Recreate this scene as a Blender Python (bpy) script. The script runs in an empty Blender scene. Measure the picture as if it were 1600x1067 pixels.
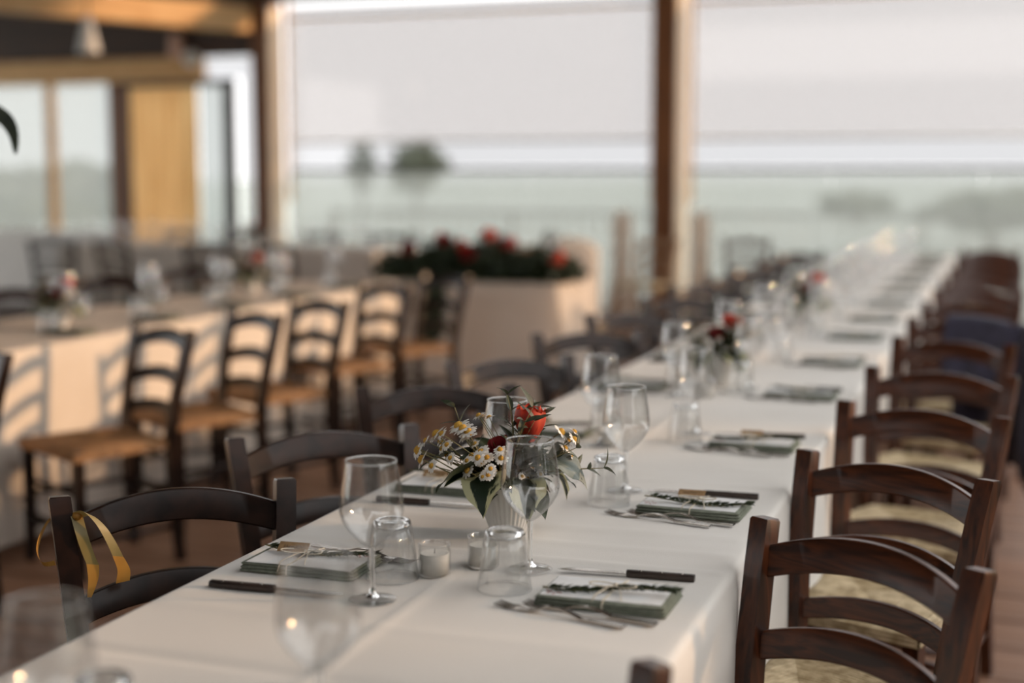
import bpy, math, random
from mathutils import Vector, Matrix
random.seed(7)
PI = math.pi
scene = bpy.context.scene
COL = scene.collection

# ------------------------------------------------------------------ camera
cam_d = bpy.data.cameras.new('camera')
cam = bpy.data.objects.new('camera', cam_d)
COL.objects.link(cam)
cam_d.sensor_width = 36.0
cam_d.lens = 36.0 * 2222 / 1600
cam_d.clip_end = 2000
R = ((0.94502023, -0.03750009, -0.32485458),
     (0.32701186, 0.10837021, 0.93878599),
     (0.0, 0.99340306, -0.11467502))
M = Matrix([[R[i][0], R[i][1], -R[i][2], 0] for i in range(3)] + [[0, 0, 0, 1]])
M.translation = Vector((0, 0, 1.38))
cam.matrix_world = M
cam_d.dof.use_dof = True
cam_d.dof.focus_distance = 2.42
cam_d.dof.aperture_fstop = 1.35
scene.camera = cam

# ------------------------------------------------------------------ world, sun, exposure
world = bpy.data.worlds.new('sky')
scene.world = world
world.use_nodes = True
bg = world.node_tree.nodes['Background']
bg.inputs[0].default_value = (1.0, 0.985, 0.975, 1)
bg.inputs[1].default_value = 1.95
sun_d = bpy.data.lights.new('sun', 'SUN')
sun = bpy.data.objects.new('sun', sun_d)
COL.objects.link(sun)
sun_d.energy = 3.2
sun_d.angle = math.radians(3.0)
sun_d.color = (1.0, 0.62, 0.34)
SUN_FROM = Vector((0.93, 0.30, 0.225)).normalized()
sun.location = SUN_FROM * 40
sun.rotation_euler = SUN_FROM.to_track_quat('Z', 'Y').to_euler()
vs = scene.view_settings
vs.view_transform = 'Standard'
vs.look = 'None'
vs.gamma = 1.0
vs.use_curve_mapping = False
vs.exposure = 0.1
cy = scene.cycles
cy.max_bounces = 10
cy.transparent_max_bounces = 40
cy.transmission_bounces = 8
cy.glossy_bounces = 4
cy.diffuse_bounces = 4
cy.caustics_reflective = False
cy.caustics_refractive = False
cy.use_denoising = True
cy.sample_clamp_indirect = 6.0

# ------------------------------------------------------------------ materials
def new_mat(name):
    m = bpy.data.materials.new(name)
    m.use_nodes = True
    nt = m.node_tree
    return m, nt, nt.nodes['Principled BSDF'], nt.nodes['Material Output']

def nd(nt, typ, **kw):
    n = nt.nodes.new(typ)
    for k, v in kw.items():
        setattr(n, k, v)
    return n

def noisy(name, c1, c2, rough=0.5, scale=(4, 4, 4), detail=4, bump=0.0, bump_scale=None, spec=0.5, sheen=0.0, coat=0.0, dist=0.0, lo=0.35, hi=0.65, trans=0.0):
    m, nt, p, out = new_mat(name)
    tc = nd(nt, 'ShaderNodeTexCoord')
    mp = nd(nt, 'ShaderNodeMapping')
    mp.inputs['Scale'].default_value = scale
    nt.links.new(tc.outputs['Object'], mp.inputs['Vector'])
    nz = nd(nt, 'ShaderNodeTexNoise')
    nz.inputs['Scale'].default_value = 1.0
    nz.inputs['Detail'].default_value = detail
    nz.inputs['Distortion'].default_value = dist
    nt.links.new(mp.outputs[0], nz.inputs['Vector'])
    cr = nd(nt, 'ShaderNodeValToRGB')
    cr.color_ramp.elements[0].position = lo
    cr.color_ramp.elements[1].position = hi
    cr.color_ramp.elements[0].color = (*c1, 1)
    cr.color_ramp.elements[1].color = (*c2, 1)
    nt.links.new(nz.outputs['Fac'], cr.inputs['Fac'])
    nt.links.new(cr.outputs[0], p.inputs['Base Color'])
    p.inputs['Roughness'].default_value = rough
    p.inputs['Specular IOR Level'].default_value = spec
    p.inputs['Sheen Weight'].default_value = sheen
    p.inputs['Coat Weight'].default_value = coat
    p.inputs['Coat Roughness'].default_value = 0.25
    if bump:
        b = nd(nt, 'ShaderNodeBump')
        b.inputs['Strength'].default_value = bump
        b.inputs['Distance'].default_value = 0.002
        src = nz
        if bump_scale:
            src = nd(nt, 'ShaderNodeTexNoise')
            src.inputs['Scale'].default_value = bump_scale
            src.inputs['Detail'].default_value = 3
            nt.links.new(tc.outputs['Object'], src.inputs['Vector'])
        nt.links.new(src.outputs['Fac'], b.inputs['Height'])
        nt.links.new(b.outputs[0], p.inputs['Normal'])
    if trans:
        tr = nd(nt, 'ShaderNodeBsdfTranslucent')
        nt.links.new(cr.outputs[0], tr.inputs['Color'])
        mx = nd(nt, 'ShaderNodeMixShader')
        mx.inputs[0].default_value = trans
        nt.links.new(p.outputs[0], mx.inputs[1])
        nt.links.new(tr.outputs[0], mx.inputs[2])
        nt.links.new(mx.outputs[0], out.inputs['Surface'])
    return m

def plain(name, c, rough=0.5, metal=0.0, spec=0.5):
    m, nt, p, out = new_mat(name)
    p.inputs['Base Color'].default_value = (*c, 1)
    p.inputs['Roughness'].default_value = rough
    p.inputs['Metallic'].default_value = metal
    p.inputs['Specular IOR Level'].default_value = spec
    return m

def thin_glass(name, tint=(0.97, 0.98, 0.98), ior=1.5, gain=1.0, veil=0.0, veil_col=(0.8, 0.82, 0.8)):
    m, nt, p, out = new_mat(name)
    nt.nodes.remove(p)
    lw = nd(nt, 'ShaderNodeLayerWeight'); lw.inputs['Blend'].default_value = 0.5
    pw_ = nd(nt, 'ShaderNodeMath', operation='POWER'); pw_.inputs[1].default_value = 4.3
    nt.links.new(lw.outputs['Facing'], pw_.inputs[0])
    mul = nd(nt, 'ShaderNodeMath', operation='MULTIPLY_ADD'); mul.inputs[1].default_value = 0.80 * gain; mul.inputs[2].default_value = 0.085 * gain; mul.use_clamp = True
    nt.links.new(pw_.outputs[0], mul.inputs[0])
    tr = nd(nt, 'ShaderNodeBsdfTransparent'); tr.inputs[0].default_value = (*tint, 1)
    gl = nd(nt, 'ShaderNodeBsdfGlossy'); gl.inputs['Roughness'].default_value = 0.045
    mx = nd(nt, 'ShaderNodeMixShader')
    nt.links.new(mul.outputs[0], mx.inputs[0])
    nt.links.new(tr.outputs[0], mx.inputs[1]); nt.links.new(gl.outputs[0], mx.inputs[2])
    last = mx
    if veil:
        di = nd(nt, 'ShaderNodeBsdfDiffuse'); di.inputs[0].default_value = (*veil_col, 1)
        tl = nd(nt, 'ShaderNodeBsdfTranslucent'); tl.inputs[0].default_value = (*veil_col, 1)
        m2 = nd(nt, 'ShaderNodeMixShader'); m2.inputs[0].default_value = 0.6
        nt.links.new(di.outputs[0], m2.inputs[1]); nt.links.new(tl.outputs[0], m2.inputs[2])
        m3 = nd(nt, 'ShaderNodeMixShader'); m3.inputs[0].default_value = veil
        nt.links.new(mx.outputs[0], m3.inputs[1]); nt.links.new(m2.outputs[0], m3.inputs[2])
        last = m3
    nt.links.new(last.outputs[0], out.inputs['Surface'])
    return m

def screen_fabric(name, col, openness):
    m, nt, p, out = new_mat(name)
    nt.nodes.remove(p)
    tr = nd(nt, 'ShaderNodeBsdfTransparent'); tr.inputs[0].default_value = (*col, 1)
    di = nd(nt, 'ShaderNodeBsdfDiffuse'); di.inputs[0].default_value = (*col, 1)
    tl = nd(nt, 'ShaderNodeBsdfTranslucent'); tl.inputs[0].default_value = (*col, 1)
    a = nd(nt, 'ShaderNodeMixShader'); a.inputs[0].default_value = 0.72
    nt.links.new(di.outputs[0], a.inputs[1]); nt.links.new(tl.outputs[0], a.inputs[2])
    b = nd(nt, 'ShaderNodeMixShader'); b.inputs[0].default_value = openness
    nt.links.new(a.outputs[0], b.inputs[1]); nt.links.new(tr.outputs[0], b.inputs[2])
    nt.links.new(b.outputs[0], out.inputs['Surface'])
    return m

def leaf_variegated(name):
    m, nt, p, out = new_mat(name)
    uv = nd(nt, 'ShaderNodeUVMap')
    sp = nd(nt, 'ShaderNodeSeparateXYZ'); nt.links.new(uv.outputs[0], sp.inputs[0])
    ab = nd(nt, 'ShaderNodeMath', operation='ABSOLUTE'); nt.links.new(sp.outputs[0], ab.inputs[0])
    nz = nd(nt, 'ShaderNodeTexNoise'); nz.inputs['Scale'].default_value = 3.2; nz.inputs['Detail'].default_value = 5
    oi = nd(nt, 'ShaderNodeObjectInfo')
    mpn = nd(nt, 'ShaderNodeMapping'); nt.links.new(uv.outputs[0], mpn.inputs[0]); nt.links.new(oi.outputs['Random'], mpn.inputs['Location'])
    nt.links.new(mpn.outputs[0], nz.inputs['Vector'])
    ma = nd(nt, 'ShaderNodeMath', operation='MULTIPLY_ADD'); ma.inputs[1].default_value = 1.3
    nt.links.new(nz.outputs[0], ma.inputs[0]); nt.links.new(ab.outputs[0], ma.inputs[2])
    cr = nd(nt, 'ShaderNodeValToRGB')
    e = cr.color_ramp.elements
    e[0].position = 1.15 / 2; e[0].color = (0.012, 0.024, 0.012, 1)
    e[1].position = 1.3 / 2; e[1].color = (0.50, 0.50, 0.30, 1)
    hf = nd(nt, 'ShaderNodeMath', operation='MULTIPLY'); hf.inputs[1].default_value = 0.5
    nt.links.new(ma.outputs[0], hf.inputs[0]); nt.links.new(hf.outputs[0], cr.inputs[0])
    nt.links.new(cr.outputs[0], p.inputs['Base Color'])
    p.inputs['Roughness'].default_value = 0.45
    tl = nd(nt, 'ShaderNodeBsdfTranslucent'); nt.links.new(cr.outputs[0], tl.inputs[0])
    mx = nd(nt, 'ShaderNodeMixShader'); mx.inputs[0].default_value = 0.25
    nt.links.new(p.outputs[0], mx.inputs[1]); nt.links.new(tl.outputs[0], mx.inputs[2])
    nt.links.new(mx.outputs[0], out.inputs['Surface'])
    return m

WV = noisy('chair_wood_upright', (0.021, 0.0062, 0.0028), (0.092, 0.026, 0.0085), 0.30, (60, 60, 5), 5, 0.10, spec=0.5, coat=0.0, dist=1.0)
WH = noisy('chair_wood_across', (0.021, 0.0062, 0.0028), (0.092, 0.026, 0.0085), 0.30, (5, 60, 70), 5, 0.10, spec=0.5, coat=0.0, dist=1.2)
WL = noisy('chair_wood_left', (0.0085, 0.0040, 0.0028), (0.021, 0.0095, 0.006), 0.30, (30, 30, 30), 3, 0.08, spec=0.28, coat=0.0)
WT = noisy('tan_wood', (0.30, 0.17, 0.09), (0.45, 0.27, 0.15), 0.5, (20, 20, 4), 4, 0.1)
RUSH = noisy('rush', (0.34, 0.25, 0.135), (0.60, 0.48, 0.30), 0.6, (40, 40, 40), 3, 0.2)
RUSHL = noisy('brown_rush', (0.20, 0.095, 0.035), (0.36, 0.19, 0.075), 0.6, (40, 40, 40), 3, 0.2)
CLOTH = noisy('white_cloth', (0.78, 0.745, 0.69), (0.85, 0.82, 0.77), 0.9, (2, 2, 2), 3, 0.25, bump_scale=420, spec=0.2, sheen=0.15, trans=0.12)
CREAM = noisy('cream_cloth', (0.70, 0.62, 0.53), (0.78, 0.70, 0.61), 0.9, (3, 3, 3), 3, 0.2, bump_scale=300, spec=0.2, trans=0.15)
SHEER = noisy('sheer_cloth', (0.86, 0.77, 0.67), (0.91, 0.83, 0.74), 0.9, (3, 3, 3), 3, 0.1, bump_scale=300, spec=0.15, trans=0.45)
SAGE = noisy('sage_linen', (0.165, 0.180, 0.140), (0.225, 0.240, 0.190), 0.95, (90, 90, 90), 3, 0.3, bump_scale=700, spec=0.15)
PAPER = noisy('white_paper', (0.74, 0.74, 0.73), (0.80, 0.80, 0.79), 0.8, (30, 30, 30), 2, 0.05, spec=0.2)
KRAFT = noisy('kraft_paper', (0.24, 0.145, 0.07), (0.32, 0.20, 0.10), 0.85, (120, 120, 120), 3, 0.1, spec=0.2)
TWINE = noisy('twine', (0.55, 0.49, 0.38), (0.72, 0.66, 0.54), 0.9, (300, 300, 300), 2, 0.3)
INK = plain('ink', (0.02, 0.015, 0.012), 0.8)
PRINT = plain('print_red', (0.35, 0.10, 0.08), 0.8)
STEEL = plain('steel', (0.42, 0.38, 0.34), 0.22, 1.0)
HANDLE = noisy('knife_handle', (0.016, 0.011, 0.009), (0.05, 0.032, 0.024), 0.45, (12, 90, 90), 4, 0.1)
GLASS = thin_glass('glass', (0.985, 0.988, 0.988), 1.5, 1.1)
GLASS_SOLID, _nt, _p, _o = new_mat('glass_solid')
_p.inputs['Transmission Weight'].default_value = 1.0
_p.inputs['Roughness'].default_value = 0.02
_p.inputs['IOR'].default_value = 1.45
_p.inputs['Base Color'].default_value = (0.97, 0.98, 0.98, 1)
WAX = plain('wax', (0.80, 0.77, 0.70), 0.5)
VASE = noisy('white_ceramic', (0.70, 0.69, 0.66), (0.76, 0.75, 0.72), 0.35, (8, 8, 8), 2)
LEAFV = leaf_variegated('variegated_leaf')
LEAFD = noisy('dark_leaf', (0.016, 0.028, 0.014), (0.045, 0.060, 0.026), 0.42, (30, 30, 30), 3, 0.1, trans=0.2)
LEAFO = noisy('olive_leaf', (0.030, 0.042, 0.024), (0.085, 0.098, 0.058), 0.45, (40, 40, 40), 3, trans=0.2)
LEAFG = noisy('grey_leaf', (0.15, 0.18, 0.15), (0.34, 0.37, 0.33), 0.5, (60, 14, 20), 3, trans=0.2)
ROSEM = noisy('rosemary', (0.020, 0.032, 0.014), (0.060, 0.078, 0.034), 0.55, (90, 90, 90), 2, trans=0.1)
STEM = noisy('plant_stem', (0.14, 0.13, 0.05), (0.30, 0.25, 0.11), 0.6, (40, 40, 40), 2)
PETAL = plain('daisy_petal', (0.80, 0.78, 0.73), 0.7)
YOLK = noisy('daisy_centre', (0.42, 0.22, 0.025), (0.62, 0.36, 0.05), 0.8, (900, 900, 900), 2, 0.4)
ROSE = noisy('rose_petal', (0.40, 0.030, 0.018), (0.66, 0.085, 0.035), 0.55, (45, 45, 18), 3, trans=0.25)
ROSED = noisy('dark_rose_petal', (0.16, 0.008, 0.012), (0.30, 0.02, 0.02), 0.55, (45, 45, 18), 3, trans=0.2)
RIBBON = noisy('gold_ribbon', (0.50, 0.24, 0.045), (0.66, 0.36, 0.08), 0.33, (25, 25, 8), 2, trans=0.3)
RIBBON_SHADED = noisy('gold_ribbon_shaded', (0.22, 0.17, 0.055), (0.34, 0.27, 0.10), 0.4, (25, 25, 8), 2, trans=0.25)  # shaded copy of the gold ribbon, shade put into its colour
NAVY = noisy('navy_cloth', (0.014, 0.012, 0.030), (0.030, 0.026, 0.058), 0.75, (30, 30, 30), 3, 0.2, sheen=0.4)
TIMBER = noisy('dark_timber', (0.13, 0.042, 0.009), (0.24, 0.085, 0.022), 0.5, (14, 14, 1.6), 4, 0.15)
TIMBERX = noisy('dark_timber_across', (0.030, 0.013, 0.007), (0.070, 0.030, 0.014), 0.6, (1.6, 14, 14), 4, 0.15)
BEAM = noisy('honey_timber', (0.66, 0.36, 0.13), (0.80, 0.50, 0.22), 0.55, (6, 2, 14), 4, 0.1)
OCHRE = noisy('ochre_boards', (0.74, 0.56, 0.33), (0.86, 0.70, 0.47), 0.6, (12, 12, 1.2), 4, 0.1, trans=0.65)
PLANK = noisy('deck_board', (0.155, 0.075, 0.042), (0.28, 0.150, 0.090), 0.48, (2.5, 34, 34), 5, 0.15, dist=0.6)
SLAB = plain('deck_base', (0.05, 0.03, 0.02), 0.9)
BLIND = screen_fabric('screen_blind', (0.985, 0.945, 0.92), 0.80)
PANE = thin_glass('hazed_pane', (0.63, 0.645, 0.645), 1.45, 0.6, 0.28, (0.80, 0.85, 0.84))  # milky veil mixed in to imitate haze and glare beyond the glass
PANE_DIM = thin_glass('sky_dimming_sheet', (0.655, 0.66, 0.67), 1.45, 0.8)  # added tinted sheet that dims the sky behind it
METALD = plain('dark_metal', (0.045, 0.035, 0.03), 0.5, 0.3)
METALG = plain('grey_metal', (0.38, 0.38, 0.35), 0.6, 0.2)
FIELD = noisy('field', (0.56, 0.62, 0.58), (0.70, 0.75, 0.71), 0.95, (0.25, 0.06, 1), 5, 0.0, spec=0.1)
TREE = noisy('tree_foliage', (0.16, 0.19, 0.14), (0.28, 0.31, 0.24), 0.8, (3, 3, 3), 3, spec=0.2)
BARK = plain('bark', (0.10, 0.075, 0.05), 0.9)
SUNFACE = noisy('sunlit_post_face', (0.84, 0.70, 0.52), (0.90, 0.77, 0.60), 0.5, (6, 6, 2), 3)  # sunlight on the post sides, put into this light colour
WHITE = noisy('white_paint', (0.72, 0.70, 0.66), (0.78, 0.76, 0.72), 0.6, (5, 5, 5), 2)
PINK = plain('pink_shade', (0.72, 0.45, 0.34), 0.7)
TERRA = noisy('terracotta', (0.30, 0.12, 0.06), (0.42, 0.18, 0.10), 0.8, (8, 8, 8), 3, 0.1)

# ------------------------------------------------------------------ mesh helpers
class MB:
    def __init__(s):
        s.v = []; s.f = []; s.uv = {}
    def add(s, vs, fs, mat=None):
        b = len(s.v)
        for v in vs:
            v = Vector(v)
            s.v.append(tuple(mat @ v) if mat else tuple(v))
        for f in fs:
            s.f.append(tuple(b + i for i in f))
        return s
    def box(s, c, d, mat=None, bev=0.0):
        x, y, z = d[0] / 2, d[1] / 2, d[2] / 2
        if not bev:
            vs = [(c[0] + i * x, c[1] + j * y, c[2] + k * z) for k in (-1, 1) for j in (-1, 1) for i in (-1, 1)]
            fs = [(0, 2, 3, 1), (4, 5, 7, 6), (0, 1, 5, 4), (1, 3, 7, 5), (3, 2, 6, 7), (2, 0, 4, 6)]
            return s.add(vs, fs, mat)
        rings = []
        def ring(zz, xx, yy):
            return [(c[0] + a, c[1] + b_, c[2] + zz) for a, b_ in
                    ((-xx + bev, -yy), (xx - bev, -yy), (xx, -yy + bev), (xx, yy - bev), (xx - bev, yy), (-xx + bev, yy), (-xx, yy - bev), (-xx, -yy + bev))]
        for zz, k in ((-z, bev), (-z + bev, 0), (z - bev, 0), (z, bev)):
            rings.append(ring(zz, x - k, y - k))
        return s.rings(rings, mat=mat)
    def rings(s, rings, cap=True, closed=False, mat=None):
        n = len(rings[0]); vs = [p for r in rings for p in r]; fs = []
        m = len(rings)
        for i in range(m - 1 + (1 if closed else 0)):
            a = i * n; b = ((i + 1) % m) * n
            for j in range(n):
                k = (j + 1) % n
                fs.append((a + j, a + k, b + k, b + j))
        if cap and not closed:
            fs.append(tuple(range(n - 1, -1, -1)))
            fs.append(tuple((m - 1) * n + j for j in range(n)))
        return s.add(vs, fs, mat)
    def lathe(s, prof, n=32, fn=None, cap0=False, cap1=False, mat=None):
        rings = []
        for r, z in prof:
            ring = []
            for j in range(n):
                a = 2 * PI * j / n
                rr = fn(r, z, a) if fn else r
                ring.append((rr * math.cos(a), rr * math.sin(a), z))
            rings.append(ring)
        b = len(s.v)
        s.rings(rings, cap=False, mat=mat)
        m = len(rings)
        if cap0: s.f.append(tuple(b + j for j in range(n - 1, -1, -1)))
        if cap1: s.f.append(tuple(b + (m - 1) * n + j for j in range(n)))
        return s
    def tube(s, path, rad, n=6, mat=None, cap=True):
        path = [Vector(p) for p in path]
        m = len(path)
        rads = rad if isinstance(rad, (list, tuple)) else [rad] * m
        rings = []; prev = None
        for i, p in enumerate(path):
            t = (path[min(i + 1, m - 1)] - path[max(i - 1, 0)])
            t = t.normalized() if t.length > 1e-9 else Vector((0, 0, 1))
            if prev is None:
                ref = Vector((0, 0, 1)) if abs(t.z) < 0.9 else Vector((1, 0, 0))
                u = t.cross(ref).normalized()
            else:
                u = prev - t * prev.dot(t)
                u = u.normalized() if u.length > 1e-6 else t.orthogonal().normalized()
            w = t.cross(u); prev = u
            rings.append([tuple(p + (u * math.cos(2 * PI * j / n) + w * math.sin(2 * PI * j / n)) * rads[i]) for j in range(n)])
        return s.rings(rings, cap=cap, mat=mat)
    def bar(s, path, wx, wy, mat=None, axis=None):
        """rectangular bar along path; axis is the direction of width wx"""
        path = [Vector(p) for p in path]; m = len(path)
        rings = []
        for i, p in enumerate(path):
            t = (path[min(i + 1, m - 1)] - path[max(i - 1, 0)]).normalized()
            u = Vector(axis) if axis else Vector((1, 0, 0))
            u = (u - t * u.dot(t)).normalized(); w = t.cross(u)
            a = wx[i] if isinstance(wx, (list, tuple)) else wx
            b = wy[i] if isinstance(wy, (list, tuple)) else wy
            rings.append([tuple(p + u * (x * a / 2) + w * (y * b / 2)) for x, y in ((-1, -1), (1, -1), (1, 1), (-1, 1))])
        return s.rings(rings, mat=mat)
    def grid(s, fn, nu, nv, mat=None, uv=False):
        b = len(s.v)
        vs = []
        for i in range(nu + 1):
            for j in range(nv + 1):
                vs.append(fn(i / nu, j / nv))
        fs = []
        for i in range(nu):
            for j in range(nv):
                a = i * (nv + 1) + j
                fs.append((a, a + nv + 1, a + nv + 2, a + 1))
        s.add(vs, fs, mat)
        if uv:
            for i in range(nu + 1):
                for j in range(nv + 1):
                    s.uv[b + i * (nv + 1) + j] = (i / nu * 2 - 1, j / nv)
        return s
    def mesh(s, name, mats, smooth=True, angle=None):
        me = bpy.data.meshes.new(name)
        me.from_pydata(s.v, [], s.f)
        if s.uv:
            ul = me.uv_layers.new(name='UVMap')
            for l in me.loops:
                ul.data[l.index].uv = s.uv.get(l.vertex_index, (0, 0))
        for m in (mats if isinstance(mats, (list, tuple)) else [mats]):
            me.materials.append(m)
        me.update()
        if smooth:
            me.polygons.foreach_set('use_smooth', [True] * len(me.polygons))
            if angle:
                try: me.set_sharp_from_angle(angle=math.radians(angle))
                except Exception: pass
        return me

def link(name, data, parent=None, loc=None, rot=None):
    o = bpy.data.objects.new(name, data)
    COL.objects.link(o)
    if parent: o.parent = parent
    if loc is not None: o.location = loc
    if rot is not None: o.rotation_euler = rot if hasattr(rot, '__len__') else (0, 0, rot)
    return o

def tag(o, label, cat, group=None, kind=None):
    if label: o['label'] = label
    if cat: o['category'] = cat
    if group: o['group'] = group
    if kind: o['kind'] = kind
    return o

def struct(name, data, label=None, cat=None, parent=None, loc=None, rot=None):
    o = link(name, data, parent, loc, rot)
    if parent is None:
        o['kind'] = 'structure'
        tag(o, label, cat)
    return o

def boxmesh(name, c, d, mat, bev=0.0):
    return MB().box(c, d, bev=bev).mesh(name, mat, smooth=False)

ORD = ['first', 'second', 'third', 'fourth', 'fifth', 'sixth', 'seventh', 'eighth', 'ninth', 'tenth', 'eleventh', 'twelfth', 'thirteenth', 'fourteenth', 'fifteenth', 'sixteenth', 'seventeenth', 'eighteenth', 'nineteenth', 'twentieth', 'twenty-first', 'twenty-second', 'twenty-third', 'twenty-fourth']

def instance(name, parts, loc, rot=0.0, scale=1.0):
    """parts: list of (part name, mesh, [sub-parts]); returns the Empty"""
    e = link(name, None, None, loc, rot)
    if scale != 1.0: e.scale = (scale,) * 3
    for pn, me, subs in parts:
        p = link(pn, me, e)
        for sn, sm in subs:
            link(sn, sm, p)
    return e

# ------------------------------------------------------------------ setting: floor, facade, roof, outside
floor = struct('floor', boxmesh('floor', (-4.8, 5.2, -0.06), (17, 17.2, 0.07), SLAB), 'dark base of the boarded terrace floor', 'floor')
pw = 0.142
pm = [MB().box((0, 0, 0), (3.38, pw - 0.006, 0.025), bev=0.004).mesh('plank', PLANK, smooth=False)]
row = 0
y = -0.45
while row < 100:
    for c in range(3):
        if True:
            o = link('plank', pm[0], floor, (-5.1 + 3.4 * c + (0.9 if row % 2 else -0.2) - 0.1, y, -0.0125 + random.uniform(-0.0012, 0.0012)))
    y += pw; row += 1

FY = 13.2
def timber_box(name, c, d, mat, label, cat):
    return struct(name, boxmesh(name, c, d, mat, bev=0.012), label, cat)
t1 = timber_box('trim_1', (-3.04, FY + 0.13, 1.62), (0.215, 0.46, 3.24), TIMBER, 'dark brown timber post between the two pale blinds', 'post')
link('sunlit_strip', boxmesh('sunlit_strip', (-2.921, FY + 0.13, 1.56), (0.022, 0.42, 3.1), SUNFACE, 0.004), t1)  # light strip standing in for the sunlit side of the post
t2 = timber_box('trim_2', (-7.28, FY + 0.08, 1.62), (0.18, 0.34, 3.24), TIMBER, 'dark brown timber post at the left end of the blinds', 'post')
link('sunlit_strip', boxmesh('sunlit_strip', (-7.179, FY + 0.09, 1.56), (0.022, 0.30, 3.1), SUNFACE, 0.004), t2)  # sunlit side of the left post, as a light strip
timber_box('trim_3', (1.25, FY, 1.62), (0.215, 0.20, 3.24), TIMBER, 'dark brown timber post at the right end of the blinds', 'post')
timber_box('trim_4', (-3.0, FY, 3.28), (8.9, 0.22, 0.24), TIMBERX, 'dark header beam above the pale blinds', 'beam')

def blind(x0, x1, n, label):
    b = link('roller_blind', None, None, ((x0 + x1) / 2, FY + 0.24, 1.73))
    w = x1 - x0
    link('fabric', MB().grid(lambda u, v: (-w / 2 + u * w, 0.012 * math.sin(v * PI) + 0.004 * math.sin(u * 9), 0.02 + v * 1.26), 40, 12).mesh('fabric', BLIND), b)
    link('bottom_bar', MB().tube([(-w / 2, 0, 0.01), (w / 2, 0, 0.01)], 0.014, 10).mesh('bottom_bar', WHITE), b)
    link('top_bar', MB().tube([(-w / 2, 0, 1.29), (w / 2, 0, 1.29)], 0.018, 10).mesh('top_bar', BEAM), b)
    for sx in (-1, 1):
        link('guide_rail', boxmesh('guide_rail', (sx * (w / 2 + 0.03), 0, 0.45), (0.035, 0.05, 2.1), BEAM, 0.006), b)
    tag(b, label, 'blind', 'pale roller blinds of the terrace')
blind(-7.08, -3.25, 1, 'pale screen blind left of the middle post')
blind(-2.82, 1.05, 2, 'pale screen blind right of the middle post')

def windbreak(x0, x1, label):
    b = link('glass_windbreak', None, None, ((x0 + x1) / 2, FY + 0.30, 0.0))
    w = x1 - x0
    link('top_rail', boxmesh('top_rail', (0, 0, 1.452), (w, 0.05, 0.042), METALD, 0.006), b)
    link('bottom_rail', boxmesh('bottom_rail', (0, 0, 0.05), (w, 0.05, 0.06), METALD, 0.006), b)
    for k in range(3):
        pwid = w / 3 - 0.004
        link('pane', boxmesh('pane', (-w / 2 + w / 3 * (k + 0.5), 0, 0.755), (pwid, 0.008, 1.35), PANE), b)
    link('sky_dimming_sheet', boxmesh('sky_dimming_sheet', (0, 0.0, 2.31), (w, 0.006, 1.66), PANE_DIM), b)  # added above the rail to dim the visible sky
    tag(b, label, 'windbreak', 'glass windbreaks of the terrace')
windbreak(-7.16, -3.15, 'glass windbreak with dark rail left of the middle post')
windbreak(-2.90, 1.14, 'glass windbreak with dark rail right of the middle post')

# left bay: header, windows, folding door, wall above
timber_box('trim_5', (-10.7, FY, 2.505), (5.4, 0.20, 0.24), BEAM, 'honey coloured header beam over the left windows', 'beam')
wl = struct('wall_back', boxmesh('wall_back', (-10.4, FY + 0.04, 2.98), (6.06, 0.12, 0.70), TIMBERX), 'dark boarded wall strip above the left header', 'wall')
struct('wall_low', boxmesh('wall_low', (-11.2, FY + 0.02, 0.40), (4.2, 0.14, 0.80), WHITE), 'low white wall below the left windows', 'wall')
timber_box('trim_6', (-9.02, FY, 1.22), (0.18, 0.16, 2.43), TIMBER, 'dark timber post beside the ochre door', 'post')
timber_box('trim_7', (-9.90, FY, 1.60), (0.085, 0.10, 1.66), BEAM, 'slim honey mullion between the left windows', 'mullion')
for i, (x0, x1) in enumerate(((-9.85, -9.11), (-10.75, -9.95), (-11.7, -10.8))):
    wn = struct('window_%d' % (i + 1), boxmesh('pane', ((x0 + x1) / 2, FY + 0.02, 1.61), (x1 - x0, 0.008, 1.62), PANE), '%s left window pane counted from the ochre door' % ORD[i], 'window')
door = struct('door_1', None, 'ochre boarded folding door with dark frame at far left', 'door', loc=(-8.28, FY - 0.04, 0))
for (c, d) in (((-0.60, 0, 1.2), (0.05, 0.05, 2.38)), ((0.625, 0, 1.2), (0.13, 0.07, 2.38)), ((0, 0, 2.36), (1.38, 0.07, 0.065)), ((0, 0, 0.04), (1.30, 0.05, 0.07))):
    link('frame_member', boxmesh('frame_member', c, d, METALD, 0.005), door)
bw = 0.118
for k in range(7):
    link('board', boxmesh('board', (-0.515 + bw * k, 0.0, 1.2), (bw - 0.008, 0.03, 2.26), OCHRE, 0.004), door)
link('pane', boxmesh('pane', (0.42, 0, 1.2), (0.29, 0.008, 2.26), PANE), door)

struct('window_4', boxmesh('pane', (-7.465, FY + 0.05, 1.34), (0.18, 0.008, 2.56), PANE_DIM), 'narrow pane added to dim the sky between the door frame and the left post', 'window')  # added across the open gap to tone down the sky
struct('window_5', boxmesh('pane', (-7.785, FY + 0.05, 2.51), (0.45, 0.008, 0.22), PANE_DIM), 'small pane added to dim the sky above the right half of the ochre door', 'window')  # added over the door, also to tone down the sky
ceil = struct('ceiling', boxmesh('ceiling', (-10.3, 5.2, 3.44), (6.7, 16.4, 0.06), TIMBERX), 'dark boarded low ceiling over the left part', 'ceiling')
struct('ceiling_high', boxmesh('ceiling_high', (-3.1, 5.2, 4.53), (7.6, 16.4, 0.06), TIMBERX), 'dark boarded high ceiling over the long table', 'ceiling')
struct('wall_left', boxmesh('wall_left', (-6.93, 5.2, 3.985), (0.06, 16.4, 1.03), TIMBERX), 'dark strip of wall between the two ceiling heights', 'wall')
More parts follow.
